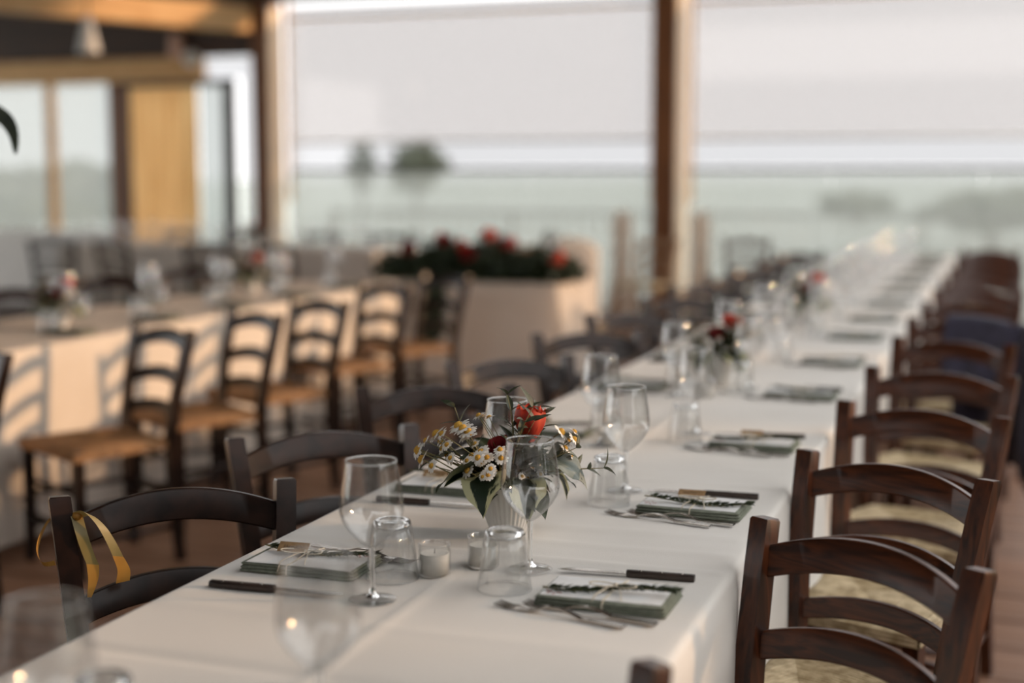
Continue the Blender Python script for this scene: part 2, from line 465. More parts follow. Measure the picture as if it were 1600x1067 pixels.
def beam_between(name, a, b, w, h, mat, label):
    a = Vector(a); b = Vector(b)
    me = MB().bar([a, b], w, h, axis=(b - a).cross(Vector((0, 0, 1)))).mesh(name, mat, smooth=False)
    return struct(name, me, label, 'beam')
beam_between('trim_8', (-10.1, 7.6, 2.98), (-7.42, 13.12, 2.98), 0.20, 0.25, BEAM, 'honey roof beam slanting across the top left')
beam_between('trim_9', (-12.4, 7.6, 3.26), (-9.6, 13.12, 3.26), 0.16, 0.20, TIMBERX, 'dark roof beam behind the honey beam')

struct('wall_front', boxmesh('wall_front', (-6.0, -2.9, 1.7), (15.0, 0.12, 3.40), TIMBERX), 'dark boarded wall behind the viewer', 'wall')
struct('shade_wall_right', boxmesh('shade_wall_right', (1.5, -1.15, 2.25), (0.12, 3.5, 4.5), TIMBERX), 'unseen dark wall added to shade the near end of the long table', 'wall')  # added out of view to darken the near end of the table
# pendant lamp and wall lamps, top left
pl = link('pendant_lamp', None, None, (-7.18, 10.1, 2.40))
link('shade', MB().lathe([(0.095, 0.0), (0.090, 0.03), (0.055, 0.20), (0.035, 0.28), (0.030, 0.30)], 28, cap1=True).mesh('shade', WHITE), pl)
link('cord', MB().tube([(0, 0, 0.3), (0, 0, 0.99)], 0.006, 6).mesh('cord', METALD), pl)
link('canopy', MB().lathe([(0.05, 0.96), (0.05, 0.99)], 16, cap0=True, cap1=True).mesh('canopy', METALD), pl)
link('bulb', MB().lathe([(0.001, 0.03), (0.025, 0.045), (0.03, 0.07), (0.02, 0.11), (0.012, 0.14)], 16).mesh('bulb', WAX), pl)
tag(pl, 'white cone pendant lamp hanging under the dark ceiling', 'lamp')
wlp = link('wall_lamp', None, None, (-8.24, FY - 0.1, 2.62))
link('shade', MB().lathe([(0.07, 0.0), (0.075, 0.05), (0.06, 0.22), (0.05, 0.26)], 20, cap1=True).mesh('shade', PINK), wlp)
link('bracket', boxmesh('bracket', (0, 0.06, 0.10), (0.05, 0.10, 0.10), METALD), wlp)
tag(wlp, 'small peach shaded wall lamp above the ochre door', 'lamp')
gl = link('globe_lamp', None, None, (-8.04, FY - 0.13, 2.60))
link('globe', MB().lathe([(0.001, -0.09), (0.06, -0.07), (0.088, -0.02), (0.088, 0.02), (0.06, 0.07), (0.001, 0.09)], 20).mesh('globe', WAX), gl)
link('bracket', boxmesh('bracket', (0, 0.09, 0.0), (0.03, 0.09, 0.03), METALD), gl)
tag(gl, 'round white globe lamp beside the peach wall lamp', 'lamp')

# outside
struct('ground', MB().grid(lambda u, v: (-400 + 800 * u, -60 + 760 * v, -0.12 + 0.25 * math.sin(u * 40) * (0 if v < 0.12 else 0.3)), 40, 40).mesh('ground', FIELD), 'pale green field beyond the terrace', 'field')
def pix(px, py, depth):
    c = Vector((px - 800, 533.5 - py, 2222)) * (depth / 2222)
    return Vector([sum(R[i][k] * c[k] for k in range(3)) for i in range(3)]) + Vector((0, 0, 1.38))
def foliage(n, rx, ry, rz, leaf, seed, cz=0.0, shell=0.55):
    r = random.Random(seed); mb = MB()
    for _ in range(n):
        while True:
            d = Vector((r.gauss(0, 1), r.gauss(0, 1), r.gauss(0, 1)))
            if d.length > 0.1: break
        d.normalize(); k = shell + (1 - shell) * r.random()
        k *= 0.85 + 0.25 * math.sin(d.x * 5 + seed) * math.sin(d.z * 4 + d.y * 3)
        p = Vector((d.x * rx * k, d.y * ry * k, d.z * rz * k + cz))
        u = Vector((r.gauss(0, 1), r.gauss(0, 1), r.gauss(0, 1))).normalized(); w = u.orthogonal().normalized()
        l = leaf * r.uniform(0.6, 1.3)
        mb.add([p - u * l, p + w * l * 0.45, p + u * l, p - w * l * 0.45], [(0, 1, 2, 3)])
    return mb
def tree(name, px, depth, top, width, label, seed, n=900):
    g = pix(px, 300, depth); x, yv = g.x, g.y
    t = link(name, None, None, (x, yv, -0.12))
    link('trunk', MB().tube([(0, 0, 0), (0.03, 0, top * 0.3), (0, 0.02, top * 0.6)], [0.10, 0.08, 0.04], 8).mesh('trunk', BARK), t)
    cr = foliage(n, width / 2, width / 2, top * 0.36, 0.16, seed, top * 0.62).mesh('crown', TREE, smooth=False)
    link('crown', cr, t)
    tag(t, label, 'tree', 'trees out in the field')
tree('field_tree', 566, 55, 3.1, 1.2, 'narrow dark tree in the field, leftmost behind the blind', 3, 700)
tree('field_tree', 652, 55, 3.0, 2.6, 'broad dark tree in the field beside a narrow one', 4, 1200)
tree('field_tree', 1340, 42, 1.1, 2.6, 'low green bush in the field right of the middle post', 5, 1200)
tree('field_tree', 130, 30, 1.9, 3.2, 'pale tree seen through the left windows', 6, 1600)
tree('field_tree', 20, 26, 1.8, 2.6, 'pale bush at the far left window edge', 8, 1200)
tree('field_tree', 1550, 30, 1.3, 3.2, 'pale bushy growth beyond the railing at the right', 9, 1400)

rl = link('terrace_railing', None, None, (-2.9, 14.6, 0.0))
RW = 8.6
link('top_rail', boxmesh('top_rail', (0, 0, 1.0), (RW, 0.04, 0.04), METALG, 0.005), rl)
link('bottom_rail', boxmesh('bottom_rail', (0, 0, 0.06), (RW, 0.03, 0.03), METALG, 0.005), rl)
barm = MB().tube([(0, 0, 0.06), (0, 0, 0.99)], 0.011, 6).mesh('baluster', METALG)
for k in range(62):
    link('baluster', barm, rl, (-RW / 2 + 0.07 + k * 0.139, 0, 0))
for k in range(5):
    link('post', boxmesh('post', (-RW / 2 + k * RW / 4, 0, 0.45), (0.05, 0.05, 1.14), METALG, 0.005), rl)
tag(rl, 'grey metal terrace railing with thin upright bars outside', 'railing')

# added unseen hedge, top and gaps shaped to keep low sun off the table
for k in range(10):
    sh = link('sun_block_shrub', None, None, (4.6, -0.6 + k * 1.62, -0.12))
    hm = MB()
    r_ = random.Random(60 + k)
    for _ in range(1500):
        f_ = r_.randrange(5)
        p = Vector((r_.uniform(-.36, .36), r_.uniform(-.70, .70), r_.uniform(0.05, 2.18)))
        if f_ == 0: p.x = -0.36
        elif f_ == 1: p.x = 0.36
        elif f_ == 2: p.z = 2.18
        u = Vector((r_.gauss(0, 1), r_.gauss(0, 1), r_.gauss(0, 1))).normalized(); w = u.orthogonal().normalized(); l = r_.uniform(0.03, 0.06)
        hm.add([p - u * l, p + w * l * .5, p + u * l, p - w * l * .5], [(0, 1, 2, 3)])
    link('foliage', hm.mesh('foliage', TREE, smooth=False), sh)
    link('blocking_core', MB().box((0, 0, 1.10), (0.62, 1.38, 2.12), bev=0.12).mesh('blocking_core', TREE, smooth=False), sh)
    link('stem', MB().tube([(0, 0, 0), (0, 0, 1.2)], [0.05, 0.02], 6).mesh('stem', BARK), sh)
    tag(sh, 'unseen hedge shrub added to block the low sun from the right', 'shrub', 'hedge added to block the sun')

# ------------------------------------------------------------------ chairs
def chair_meshes(wv, wh, rush):
    P = {}
    X0, X1, XT = 0.172, 0.165, 0.196
    for s, nm in ((1, 'post_l'), (-1, 'post_r')):
        path = [(s * X0, -0.215, 0.0), (s * X1, -0.195, 0.25), (s * X1, -0.19, 0.45), (s * (X1 + 0.012), -0.212, 0.60), (s * (XT - 0.006), -0.247, 0.76), (s * XT, -0.265, 0.832), (s * XT, -0.2655, 0.8365)]
        P[nm] = MB().bar(path, [0.032, 0.034, 0.036, 0.036, 0.036, 0.036, 0.031], [0.030, 0.034, 0.036, 0.034, 0.033, 0.032, 0.028], axis=(1, 0, 0)).mesh('back_post', wv, smooth=True, angle=35)
    def pxy(z):
        t = (z - 0.45) / (0.829 - 0.45)
        return X1 + (XT - X1) * t, -0.19 - 0.075 * t
    for nm, zc, hh, arch in (('crest', 0.770, 0.052, 0.032), ('slat2', 0.640, 0.046, 0.026), ('slat3', 0.530, 0.040, 0.018)):
        xw, yc = pxy(zc)
        rings = []
        n = 22
        for i in range(n + 1):
            u = -1 + 2 * i / n
            x = u * (xw - 0.012)
            bow = (1 - u * u)
            yy = yc - 0.032 * bow
            zz = zc + arch * bow
            t = 0.008; h2 = hh / 2 * (1 + 0.06 * bow); b = 0.003; sl = 0.075 / 0.379
            rings.append([(x, yy - t + sl * h2 * 0.9, zz - h2 + b), (x, yy - t + b + sl * h2, zz - h2), (x, yy + t - b + sl * h2, zz - h2), (x, yy + t + sl * h2 * 0.9, zz - h2 + b),
                          (x, yy + t - sl * h2 * 0.9, zz + h2 - b), (x, yy + t - b - sl * h2, zz + h2), (x, yy - t + b - sl * h2, zz + h2), (x, yy - t - sl * h2 * 0.9, zz + h2 - b)])
        P[nm] = MB().rings(rings).mesh('slat', wh, smooth=True, angle=40)
    for s, nm in ((1, 'leg_l'), (-1, 'leg_r')):
        P[nm] = MB().bar([(s * 0.195, 0.185, 0.0), (s * 0.195, 0.18, 0.2), (s * 0.195, 0.18, 0.452)], [0.028, 0.034, 0.036], [0.028, 0.034, 0.036], axis=(1, 0, 0)).mesh('front_leg', wv, smooth=False)
    P['st_f'] = MB().tube([(-0.19, 0.18, 0.30), (0.19, 0.18, 0.30)], 0.011, 8).mesh('stretcher', wh)
    P['st_f2'] = MB().tube([(-0.19, 0.18, 0.17), (0.19, 0.18, 0.17)], 0.011, 8).mesh('stretcher', wh)
    P['st_b'] = MB().tube([(-0.165, -0.196, 0.24), (0.165, -0.196, 0.24)], 0.011, 8).mesh('stretcher', wh)
    for s, nm in ((1, 'st_l'), (-1, 'st_r')):
        P[nm] = MB().tube([(s * 0.193, 0.18, 0.25), (s * 0.165, -0.195, 0.25)], 0.011, 8).mesh('stretcher', wh)
        P[nm + '2'] = MB().tube([(s * 0.193, 0.18, 0.13), (s * 0.168, -0.20, 0.13)], 0.011, 8).mesh('stretcher', wh)
    # rush seat: slab with strands laid parallel to each edge, meeting on the diagonals
    c = [Vector((-0.215, 0.205)), Vector((0.215, 0.205)), Vector((0.168, -0.19)), Vector((-0.168, -0.19))]
    mid = Vector((0, 0.02))
    mb = MB()
    lo = [(v.x * 0.96, v.y * 0.96, 0.418) for v in c]; hi = [(v.x * 0.985, v.y * 0.985, 0.448) for v in c]
    mb.rings([lo, hi])
    N = 20
    r = random.Random(5)
    for k in range(4):
        a, b = c[k], c[(k + 1) % 4]
        for i in range(N):
            t0 = (i + 0.5) / N
            p = a.lerp(mid, t0); q = b.lerp(mid, t0)
            wd = ((a + b) / 2 - mid).length / N * 0.62
            edge = max(0.0, 1 - i / 2.2)
            z = 0.4475 + 0.006 * math.sin(min(1, i / 5) * PI / 2) - 0.012 * edge * edge + r.uniform(-0.0008, 0.0008)
            mb.tube([(p.x, p.y, z - 0.001), ((p.x + q.x) / 2, (p.y + q.y) / 2, z + 0.001), (q.x, q.y, z - 0.001)], [wd * 0.8, wd, wd * 0.8], 5, cap=False)
        for j in range(3):     # wrapped rim
            p, q = a, b
            zz = 0.440 - 0.009 * j
            mb.tube([(p.x, p.y, zz), (q.x, q.y, zz)], 0.0065, 5, cap=False)
    P['seat'] = mb.mesh('seat', rush, smooth=True)
    return [('back_post', P['post_l'], []), ('back_post', P['post_r'], []), ('crest_slat', P['crest'], []), ('slat', P['slat2'], []), ('slat', P['slat3'], []),
            ('leg', P['leg_l'], []), ('leg', P['leg_r'], []), ('stretcher', P['st_f'], []), ('stretcher', P['st_f2'], []), ('stretcher', P['st_b'], []), ('stretcher', P['st_l'], []), ('stretcher', P['st_r'], []),
            ('stretcher', P['st_l2'], []), ('stretcher', P['st_r2'], []), ('seat', P['seat'], [])]
CH_R = chair_meshes(WV, WH, RUSH)
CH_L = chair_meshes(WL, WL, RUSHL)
CH_T = chair_meshes(WT, WT, RUSH)
def chair(x, yv, deg, kit, label, group):
    o = instance('ladder_back_chair', kit, (x, yv, 0.0), math.radians(deg))
    tag(o, label, 'chair', group)
    return o
G1 = 'chairs along the right side of the long table'
right_chairs = [(-0.333, 1.19, 148), (-0.322, 1.922, 148), (-0.309, 2.527, 152), (-0.265, 3.214, 159), (-0.222, 3.901, 166), (-0.245, 4.723, 159), (-0.218, 5.442, 163), (-0.17, 6.22, 170), (-0.10, 7.02, 183), (-0.10, 7.85, 183), (-0.10, 8.70, 180), (-0.10, 9.55, 178), (-0.10, 10.35, 180), (-0.10, 11.15, 180)]
right_labels = ['brown chair at the bottom edge, only one post top shows',
                'brown rush-seat ladder-back chair nearest on the right, in focus',
                'second brown ladder-back chair from the right foreground, behind the sharpest one',
                'third brown ladder-back chair along the right side of the long table',
                'fourth brown ladder-back chair along the right side of the long table',
                'fifth brown ladder-back chair along the right side, before the navy jacket',
                'brown ladder-back chair carrying the navy jacket']
for i, (x, yv, d) in enumerate(right_chairs):
    lab = right_labels[i] if i < len(right_labels) else 'blurred brown chair behind the navy jacket, %s beyond it' % ORD[i - 7]
    chair(x, yv, d, CH_R, lab, G1)
G2 = 'chairs along the left side of the long table'
left_chairs = [(-1.195, 1.936, 221), (-1.19, 2.539, 224), (-1.265, 3.20, 210), (-1.21, 3.85, 226), (-1.22, 4.62, 218), (-1.24, 5.40, 222), (-1.22, 6.2, 216), (-1.26, 7.0, 222), (-1.24, 7.8, 220), (-1.25, 8.6, 224), (-1.24, 9.5, 218), (-1.25, 10.4, 222)]
for i, (x, yv, d) in enumerate(left_chairs):
    lab = 'dark chair with the gold ribbon at the left foreground' if i == 0 else '%s dark chair along the left side of the long table, counted from the ribbon chair' % ORD[i]
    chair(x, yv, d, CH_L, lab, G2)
G3 = 'chairs along the near side of the left table'
for i, (x, yv, d) in enumerate([(-3.22, 3.50, 150), (-3.04, 4.265, 152), (-3.03, 4.91, 148), (-3.04, 5.54, 152), (-3.15, 6.50, 151), (-3.12, 7.25, 150)]):
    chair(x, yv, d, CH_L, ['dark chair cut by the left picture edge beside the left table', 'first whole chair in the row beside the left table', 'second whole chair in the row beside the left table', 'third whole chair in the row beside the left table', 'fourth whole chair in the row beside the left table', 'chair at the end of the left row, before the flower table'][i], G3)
G4 = 'chairs along the far side of the left table'
for i, (yv, d) in enumerate([(4.9, 225), (5.7, 228), (6.5, 222), (7.3, 226)]):
    chair(-4.48, yv, d, CH_L, '%s blurred dark chair on the far side of the left table' % ORD[i], G4)
G5 = 'chairs at the back table'
for i, (x, yv, d) in enumerate([(-8.0, 10.75, 20), (-7.2, 10.7, -15), (-6.4, 10.75, 10), (-5.6, 10.7, -20), (-8.1, 12.6, 175), (-7.3, 12.6, 190), (-6.5, 12.6, 170), (-5.7, 12.6, 185)]):
    chair(x, yv, d, CH_L, '%s blurred chair on the %s side of the back table under the windows' % (ORD[i % 4], 'near' if i < 4 else 'window'), G5)
for i, (x, yv, d) in enumerate([(-3.55, 11.0, 200), (-3.0, 12.2, 165)]):
    chair(x, yv, d, CH_T, ['light tan wooden chair standing by the windbreak behind the flower table', 'light tan wooden chair close to the middle post'][i], None)
chair(-2.15, 12.55, 190, CH_R, 'reddish brown chair standing alone right of the middle post', None)

# ------------------------------------------------------------------ tables and cloths
def smooth_noise(x, y, s):
    return (math.sin(x * 3.1 + s) * math.cos(y * 2.3 + s * 1.7) + math.sin(x * 7.3 + y * 5.1 + s * 2.3) * 0.5 + math.sin(y * 9.7 - x * 4.4 + s) * 0.35) / 1.85
def cloth(name, x0, x1, y0, y1, zt, drop, mat, amp, dy, seed, creases=(), ends=(True, True), flare=0.02, mid=0.5):
    rc = 0.014
    prof = []   # (x, z, out, t) ; out: side sign for fold displacement, t: depth in drop
    nd_ = 16
    for i in range(nd_, 0, -1):
        t = i / nd_; prof.append((x0, zt - rc - t * (drop - rc), -1, t))
    for a in range(0, 91, 15):
        prof.append((x0 + rc - rc * math.cos(math.radians(a)), zt - rc + rc * math.sin(math.radians(a)), 0, 0))
    nx = max(8, int((x1 - x0) / (0.01 if dy < 0.015 else 0.03)))
    for i in range(1, nx):
        prof.append((x0 + rc + (x1 - x0 - 2 * rc) * i / nx, zt, 0, -1))
    for a in range(90, -1, -15):
        prof.append((x1 - rc + rc * math.cos(math.radians(a)), zt - rc + rc * math.sin(math.radians(a)), 0, 0))
    for i in range(1, nd_ + 1):
        t = i / nd_; prof.append((x1, zt - rc - t * (drop - rc), 1, t))
    mb = MB()
    ys = []
    yy = y0
    while yy < y1:
        ys.append(yy); yy += dy * (1 if yy < 4.2 else 2)
    ys.append(y1)
    vs = []
    for yv in ys:
        for (x, z, o, t) in prof:
            if o:
                ph = smooth_noise(yv * 1.1, o, seed) * 2.2
                w = math.sin(yv * 7.3 + ph * 1.6 + t * 1.4 * math.sin(yv * 1.9 + seed)) * 0.62 + math.sin(yv * 17.0 + ph * 2 + seed) * 0.24
                k = t ** 0.8
                # outward folds, with the hem rising and falling a little
                vs.append((x + o * (0.003 + flare * t + amp * k * (mid + w * 0.8)), yv, z + 0.012 * t * w))
            elif t == -1:
                dz = 0.0010 * smooth_noise(x * 3, yv * 4, seed) + 0.0007 * math.sin(yv * 21 + 2 * math.sin(x * 4 + yv))
                for (cax, cpos, hgt, wid) in creases:
                    d = (x if cax == 'x' else yv) - cpos - 0.004 * math.sin((yv if cax == 'x' else x) * 5 + cpos)
                    dz += hgt * math.exp(-(d / wid) ** 2)
                vs.append((x, yv, z + dz))
            else:
                vs.append((x, yv, z))
    m = len(prof); fs = []
    for i in range(len(ys) - 1):
        for j in range(m - 1):
            a = i * m + j
            fs.append((a, a + m, a + m + 1, a + 1))
    mb.add(vs, fs)
    for e, yv, s in ((ends[0], y0, -1), (ends[1], y1, 1)):
        if e:
            def fn(u, v, yv=yv, s=s):
                x = x0 + (x1 - x0) * u
                w = math.sin(x * 8 + seed) * 0.6 + math.sin(x * 19) * 0.3
                return (x, yv + s * (0.003 + flare * v + amp * v * (0.5 + 0.5 * w)), zt - v * drop)
            mb.grid(fn, 40, 12)
    me = mb.mesh(name, mat)
    return link(name, me)
def trestle(x0, x1, y0, y1, label, group=None):
    cx, cyv = (x0 + x1) / 2, (y0 + y1) / 2
    t = link('dining_table', None, None, (cx, cyv, 0))
    link('tabletop', boxmesh('tabletop', (0, 0, 0.730), (x1 - x0 - 0.03, y1 - y0 - 0.03, 0.026), WT), t)
    lx, ly = x1 - x0, y1 - y0
    lm = boxmesh('leg', (0, 0, 0.355), (0.05, 0.05, 0.71), WT)
    n = max(2, int(max(lx, ly) / 1.9) + 1)
    for i in range(n):
        for s in (-1, 1):
            if ly > lx: p = (s * 0.05, -ly / 2 + 0.25 + (ly - 0.5) * i / (n - 1), 0)
            else: p = (-lx / 2 + 0.25 + (lx - 0.5) * i / (n - 1), s * 0.05, 0)
            link('leg', lm, t, p)
    tag(t, label, 'table', group)
TZ = 0.75
cr = [('x', -0.815, 0.0032, 0.010), ('y', 1.57, -0.0040, 0.014), ('y', 2.20, 0.0030, 0.013), ('y', 2.42, 0.0026, 0.022), ('y', 2.31, 0.0022, 0.018), ('y', 1.78, 0.0020, 0.018), ('y', 2.86, 0.0035, 0.014), ('y', 3.02, 0.0020, 0.02), ('y', 3.55, 0.0035, 0.016)]
cr += [('y', 4.3 + 0.85 * k, 0.003, 0.022) for k in range(9)]
trestle(-1.16, -0.425, 0.55, 12.2, 'long trestle dining table under the white cloth, right half of picture')
tag(cloth('tablecloth', -1.196, -0.390, 0.5, 12.25, TZ, 0.275, CLOTH, 0.040, 0.01, 1.0, cr, flare=0.0, mid=-0.1), 'white cloth of the long table with crease lines, right half', 'tablecloth')
tag(cloth('under_cloth', -1.138, -0.448, 0.53, 12.22, TZ - 0.006, 0.29, CREAM, 0.006, 0.06, 4.0), 'cream under cloth showing below the long white tablecloth', 'tablecloth')
T2 = (-4.22, -3.42)
trestle(T2[0] + .006, T2[1] - .006, 2.3, 7.75, 'left trestle dining table under the floor-length cloth')
tag(cloth('tablecloth', T2[0], T2[1], 2.25, 7.8, TZ, 0.70, CREAM, 0.030, 0.05, 2.0), 'floor-length cream cloth of the left table', 'tablecloth')
trestle(-8.4, -5.2, 11.3, 12.1, 'back trestle dining table under the left windows')
tag(cloth('tablecloth', -8.42, -5.18, 11.28, 12.12, TZ, 0.70, CREAM, 0.03, 0.06, 3.0), 'cream cloth of the back table under the windows', 'tablecloth')
trestle(-3.50, -2.52, 8.05, 8.75, 'small table carrying the big red flower garland')
tag(cloth('tablecloth', -3.52, -2.50, 8.03, 8.77, TZ, 0.72, SHEER, 0.05, 0.04, 5.0, flare=0.04), 'pleated cream cloth of the small flower table', 'tablecloth')

# ------------------------------------------------------------------ glassware
def wine_kit(n):
    def bowl(off):
        return [(0.0055 - off * 0.5, 0.080 + off), (0.014 - off, 0.0855 + off), (0.026 - off, 0.097 + off * .7), (0.037 - off, 0.110 + off * .5), (0.0445 - off, 0.123), (0.0478 - off, 0.136), (0.0478 - off, 0.146), (0.0455 - off, 0.165), (0.0420 - off, 0.188), (0.0382 - off * .4, 0.211)]
    mb = MB(); mb.lathe([(0.0012, 0.0795)] + bowl(0.0) + [(0.0378, 0.2122)] + list(reversed(bowl(0.0012))) + [(0.001, 0.0815)], n)
    bm = mb.mesh('bowl', GLASS)
    st = MB().lathe([(0.0052, 0.080), (0.0042, 0.070), (0.0038, 0.045), (0.0040, 0.020), (0.0056, 0.010), (0.011, 0.0055)], max(10, n // 3), cap0=False).mesh('stem', GLASS_SOLID)
    ft = MB().lathe([(0.011, 0.0055), (0.020, 0.0036), (0.034, 0.0020), (0.0362, 0.0010), (0.0355, 0.0), (0.001, 0.0)], n).mesh('foot', GLASS)
    rm = MB().lathe([(0.0372, 0.2118), (0.0376, 0.2108), (0.0386, 0.2106), (0.0390, 0.2118), (0.0386, 0.2130), (0.0376, 0.2128), (0.0372, 0.2118)], n).mesh('rim', GLASS_SOLID)
    return [('bowl', bm, [('rim', rm)]), ('stem', st, []), ('foot', ft, [])]
WINE = wine_kit(48); WINE_F = wine_kit(28)
def tumbler_kit(n):
    # upside down: rim on the table, thick faceted base on top
    def fl(r, z, a):
        k = max(0.0, min(1.0, (z - 0.045) / 0.03)) * max(0.0, min(1.0, (0.094 - z) / 0.006))
        return r * (1 - 0.035 * k * (0.5 + 0.5 * math.cos(10 * a)))
    outer = [(0.0425, 0.0), (0.0422, 0.004), (0.0400, 0.022), (0.0372, 0.045), (0.0340, 0.068), (0.0312, 0.086), (0.0295, 0.0925), (0.0250, 0.0942), (0.0200, 0.0930), (0.001, 0.0925)]
    inner = [(0.0410, 0.0), (0.0405, 0.004), (0.0384, 0.022), (0.0352, 0.045), (0.0315, 0.066), (0.0275, 0.078), (0.018, 0.0805), (0.001, 0.081)]
    o = MB().lathe(outer, n, fl).mesh('wall', GLASS)
    def fi(r, z, a):
        k = max(0.0, min(1.0, (z - 0.035) / 0.03))
        return r * (1 - 0.09 * k * (0.5 + 0.5 * math.cos(10 * a)))
    i = MB().lathe(inner, n, fi).mesh('inner_wall', GLASS)
    rim = MB().lathe([(0.0410, 0.0002), (0.0425, 0.0002), (0.0428, 0.0012), (0.0418, 0.0022), (0.0408, 0.0012)], n).mesh('rim', GLASS)
    b = MB().lathe([(0.0285, 0.0835), (0.0296, 0.0880), (0.0286, 0.0925), (0.0245, 0.0938), (0.0200, 0.0926), (0.0180, 0.0870), (0.0220, 0.0825), (0.0285, 0.0835)], n, lambda r, z, a: r * (1 - 0.02 * (0.5 + 0.5 * math.cos(10 * a)))).mesh('base', GLASS_SOLID)
    return [('wall', o, [('inner_wall', i)]), ('rim', rim, []), ('base', b, [])]
TUMB = tumbler_kit(60); TUMB_F = tumbler_kit(30)

# ------------------------------------------------------------------ place setting pieces
def fork_mesh():
    def s(u, v):  # handle: strip along x from 0 (tine root) to 0.135
        x = 0.062 + u * 0.150
        w = (0.0035 + 0.0055 * max(0, (u - 0.25)) ** 0.9) if u > 0.12 else 0.0045 + 0.004 * (0.12 - u) / 0.12
        z = 0.004 + 0.010 * math.sin(min(1, u / 0.55) * PI) * (1 if u < 0.55 else 0) * 0.9 + (0.001 if u > 0.55 else 0)
        return (x, (v - 0.5) * 2 * w, z)
    mb = MB()
    def solid(fn, nu, nv, th):
        mb.grid(lambda u, v: fn(u, v), nu, nv)
        mb.grid(lambda u, v: (lambda p: (p[0], p[1], p[2] - th))(fn(u, 1 - v)), nu, nv)
        for vv in (0, 1):
            mb.grid(lambda u, v: (lambda p: (p[0], p[1], p[2] - th * (v if vv else 1 - v)))(fn(u, vv)), nu, 1)
    solid(s, 26, 3, 0.0018)
    def pal(u, v):
        x = 0.042 + u * 0.024
        w = 0.0118 * (1 - 0.62 * max(0, u - 0.2) ** 1.3)
        return (x, (v - 0.5) * 2 * w, 0.0035 + 0.001 * math.cos((v - .5) * 3))
    solid(pal, 6, 4, 0.0018)
    hd = mb.mesh('handle', STEEL)
    tn = MB()
    for k in range(4):
        yy = -0.0098 + k * 0.00653
        tn.bar([(0.043, yy, 0.0032), (0.022, yy, 0.0022), (0.006, yy, 0.0045), (0.0, yy * 0.96, 0.0065)], [0.0034, 0.003, 0.0024, 0.0010], [0.0020, 0.0018, 0.0014, 0.0008], axis=(0, 1, 0))
    return [('handle', hd, []), ('tines', tn.mesh('tines', STEEL), [])]
FORK = fork_mesh()
def knife_kit():
    mb = MB()
    rings = []
    for u in [i / 16 for i in range(17)]:
        x = u * 0.108
        w = 0.0085 * (1.0 if u > 0.06 else 0.75) * (0.86 + 0.14 * math.sin(u * PI)); h = 0.0065 * (1 if 0.03 < u < 0.98 else 0.8)
        rings.append([(x, -w, 0.0045 - h * .4 + 0.002), (x, -w * .7, 0.0002), (x, w * .7, 0.0002), (x, w, 0.0045 - h * .4 + 0.002), (x, w, 0.0095 - 0.002), (x, w * .6, 0.0105), (x, -w * .6, 0.0105), (x, -w, 0.0095 - 0.002)])
    mb.rings(rings)
    h = mb.mesh('handle', HANDLE, angle=45)
    rv = MB()
    for k in (0.022, 0.055, 0.088):
        rv.lathe([(0.0024, 0.0100), (0.0024, 0.0110), (0.0006, 0.0112)], 8, mat=Matrix.Translation((k, 0, 0)))
    rr = rv.mesh('rivets', STEEL)
    def bl(u, v):
        x = -u * 0.112
        w0 = -0.0065; w1 = 0.0065
        if u > 0.75: w1 = 0.0065 - 0.0125 * ((u - 0.75) / 0.25) ** 1.6
        return (x, w0 + (w1 - w0) * v, 0.0060)
    b = MB(); b.grid(bl, 24, 3); b.grid(lambda u, v: (lambda p: (p[0], p[1], p[2] - 0.0014))(bl(u, 1 - v)), 24, 3)
    return [('handle', h, [('rivets', rr)]), ('blade', b.mesh('blade', STEEL), [])]
KNIFE = knife_kit()
def napkin_kit():
    lx, ly = 0.200, 0.116
    kits = []
    for k, (z0, z1) in enumerate(((0.0005, 0.0055), (0.0058, 0.0108), (0.0110, 0.0158))):
        rings = []
        ins = 0.0012 * k
        for zz, b in ((z0, 0.0022), ((z0 * 2 + z1) / 3, 0.0004), ((z0 + 2 * z1) / 3, 0.0), (z1, 0.0020)):
            X, Y = lx / 2 - b - ins, ly / 2 - b - ins * 0.6
            ring = []
            for (ax, ay, bx, by) in ((-X, -Y, X, -Y), (X, -Y, X, Y), (X, Y, -X, Y), (-X, Y, -X, -Y)):
                for q in range(8):
                    u = q / 8
                    x = ax + (bx - ax) * u; yv = ay + (by - ay) * u
                    ring.append((x, yv + 0.0006 * math.sin(x * 60 + k), zz + 0.0007 * math.sin(x * 35 + k * 2) * (1 if k == 2 else 0.5)))
            rings.append(ring)
        kits.append(('fold', MB().rings(rings).mesh('fold', SAGE, angle=60), []))
    return kits
NAPKIN = napkin_kit()
def card_mesh():
    return MB().grid(lambda u, v: (-0.092 + 0.184 * u, -0.052 + 0.104 * v, 0.0012 * math.sin(u * 3.1) * math.sin(v * 2)), 14, 8)
_cm = card_mesh()
_cm.grid(lambda u, v: (0.092 - 0.184 * u, -0.052 + 0.104 * v, 0.0012 * math.sin((1 - u) * 3.1) * math.sin(v * 2) - 0.0006), 14, 8)
CARD = _cm.mesh('menu_card', PAPER)
_pm = MB()
_r = random.Random(3)
for k in range(9):
    cx0, cy0 = -0.075 + _r.uniform(-.012, .012), -0.038 + _r.uniform(-.010, .012)
    _pm.lathe([(0.0022, 0.0012), (0.0004, 0.0013)], 6, mat=Matrix.Translation((cx0, cy0, 0)))
CARDPRINT = _pm.mesh('printed_sprig', PRINT)
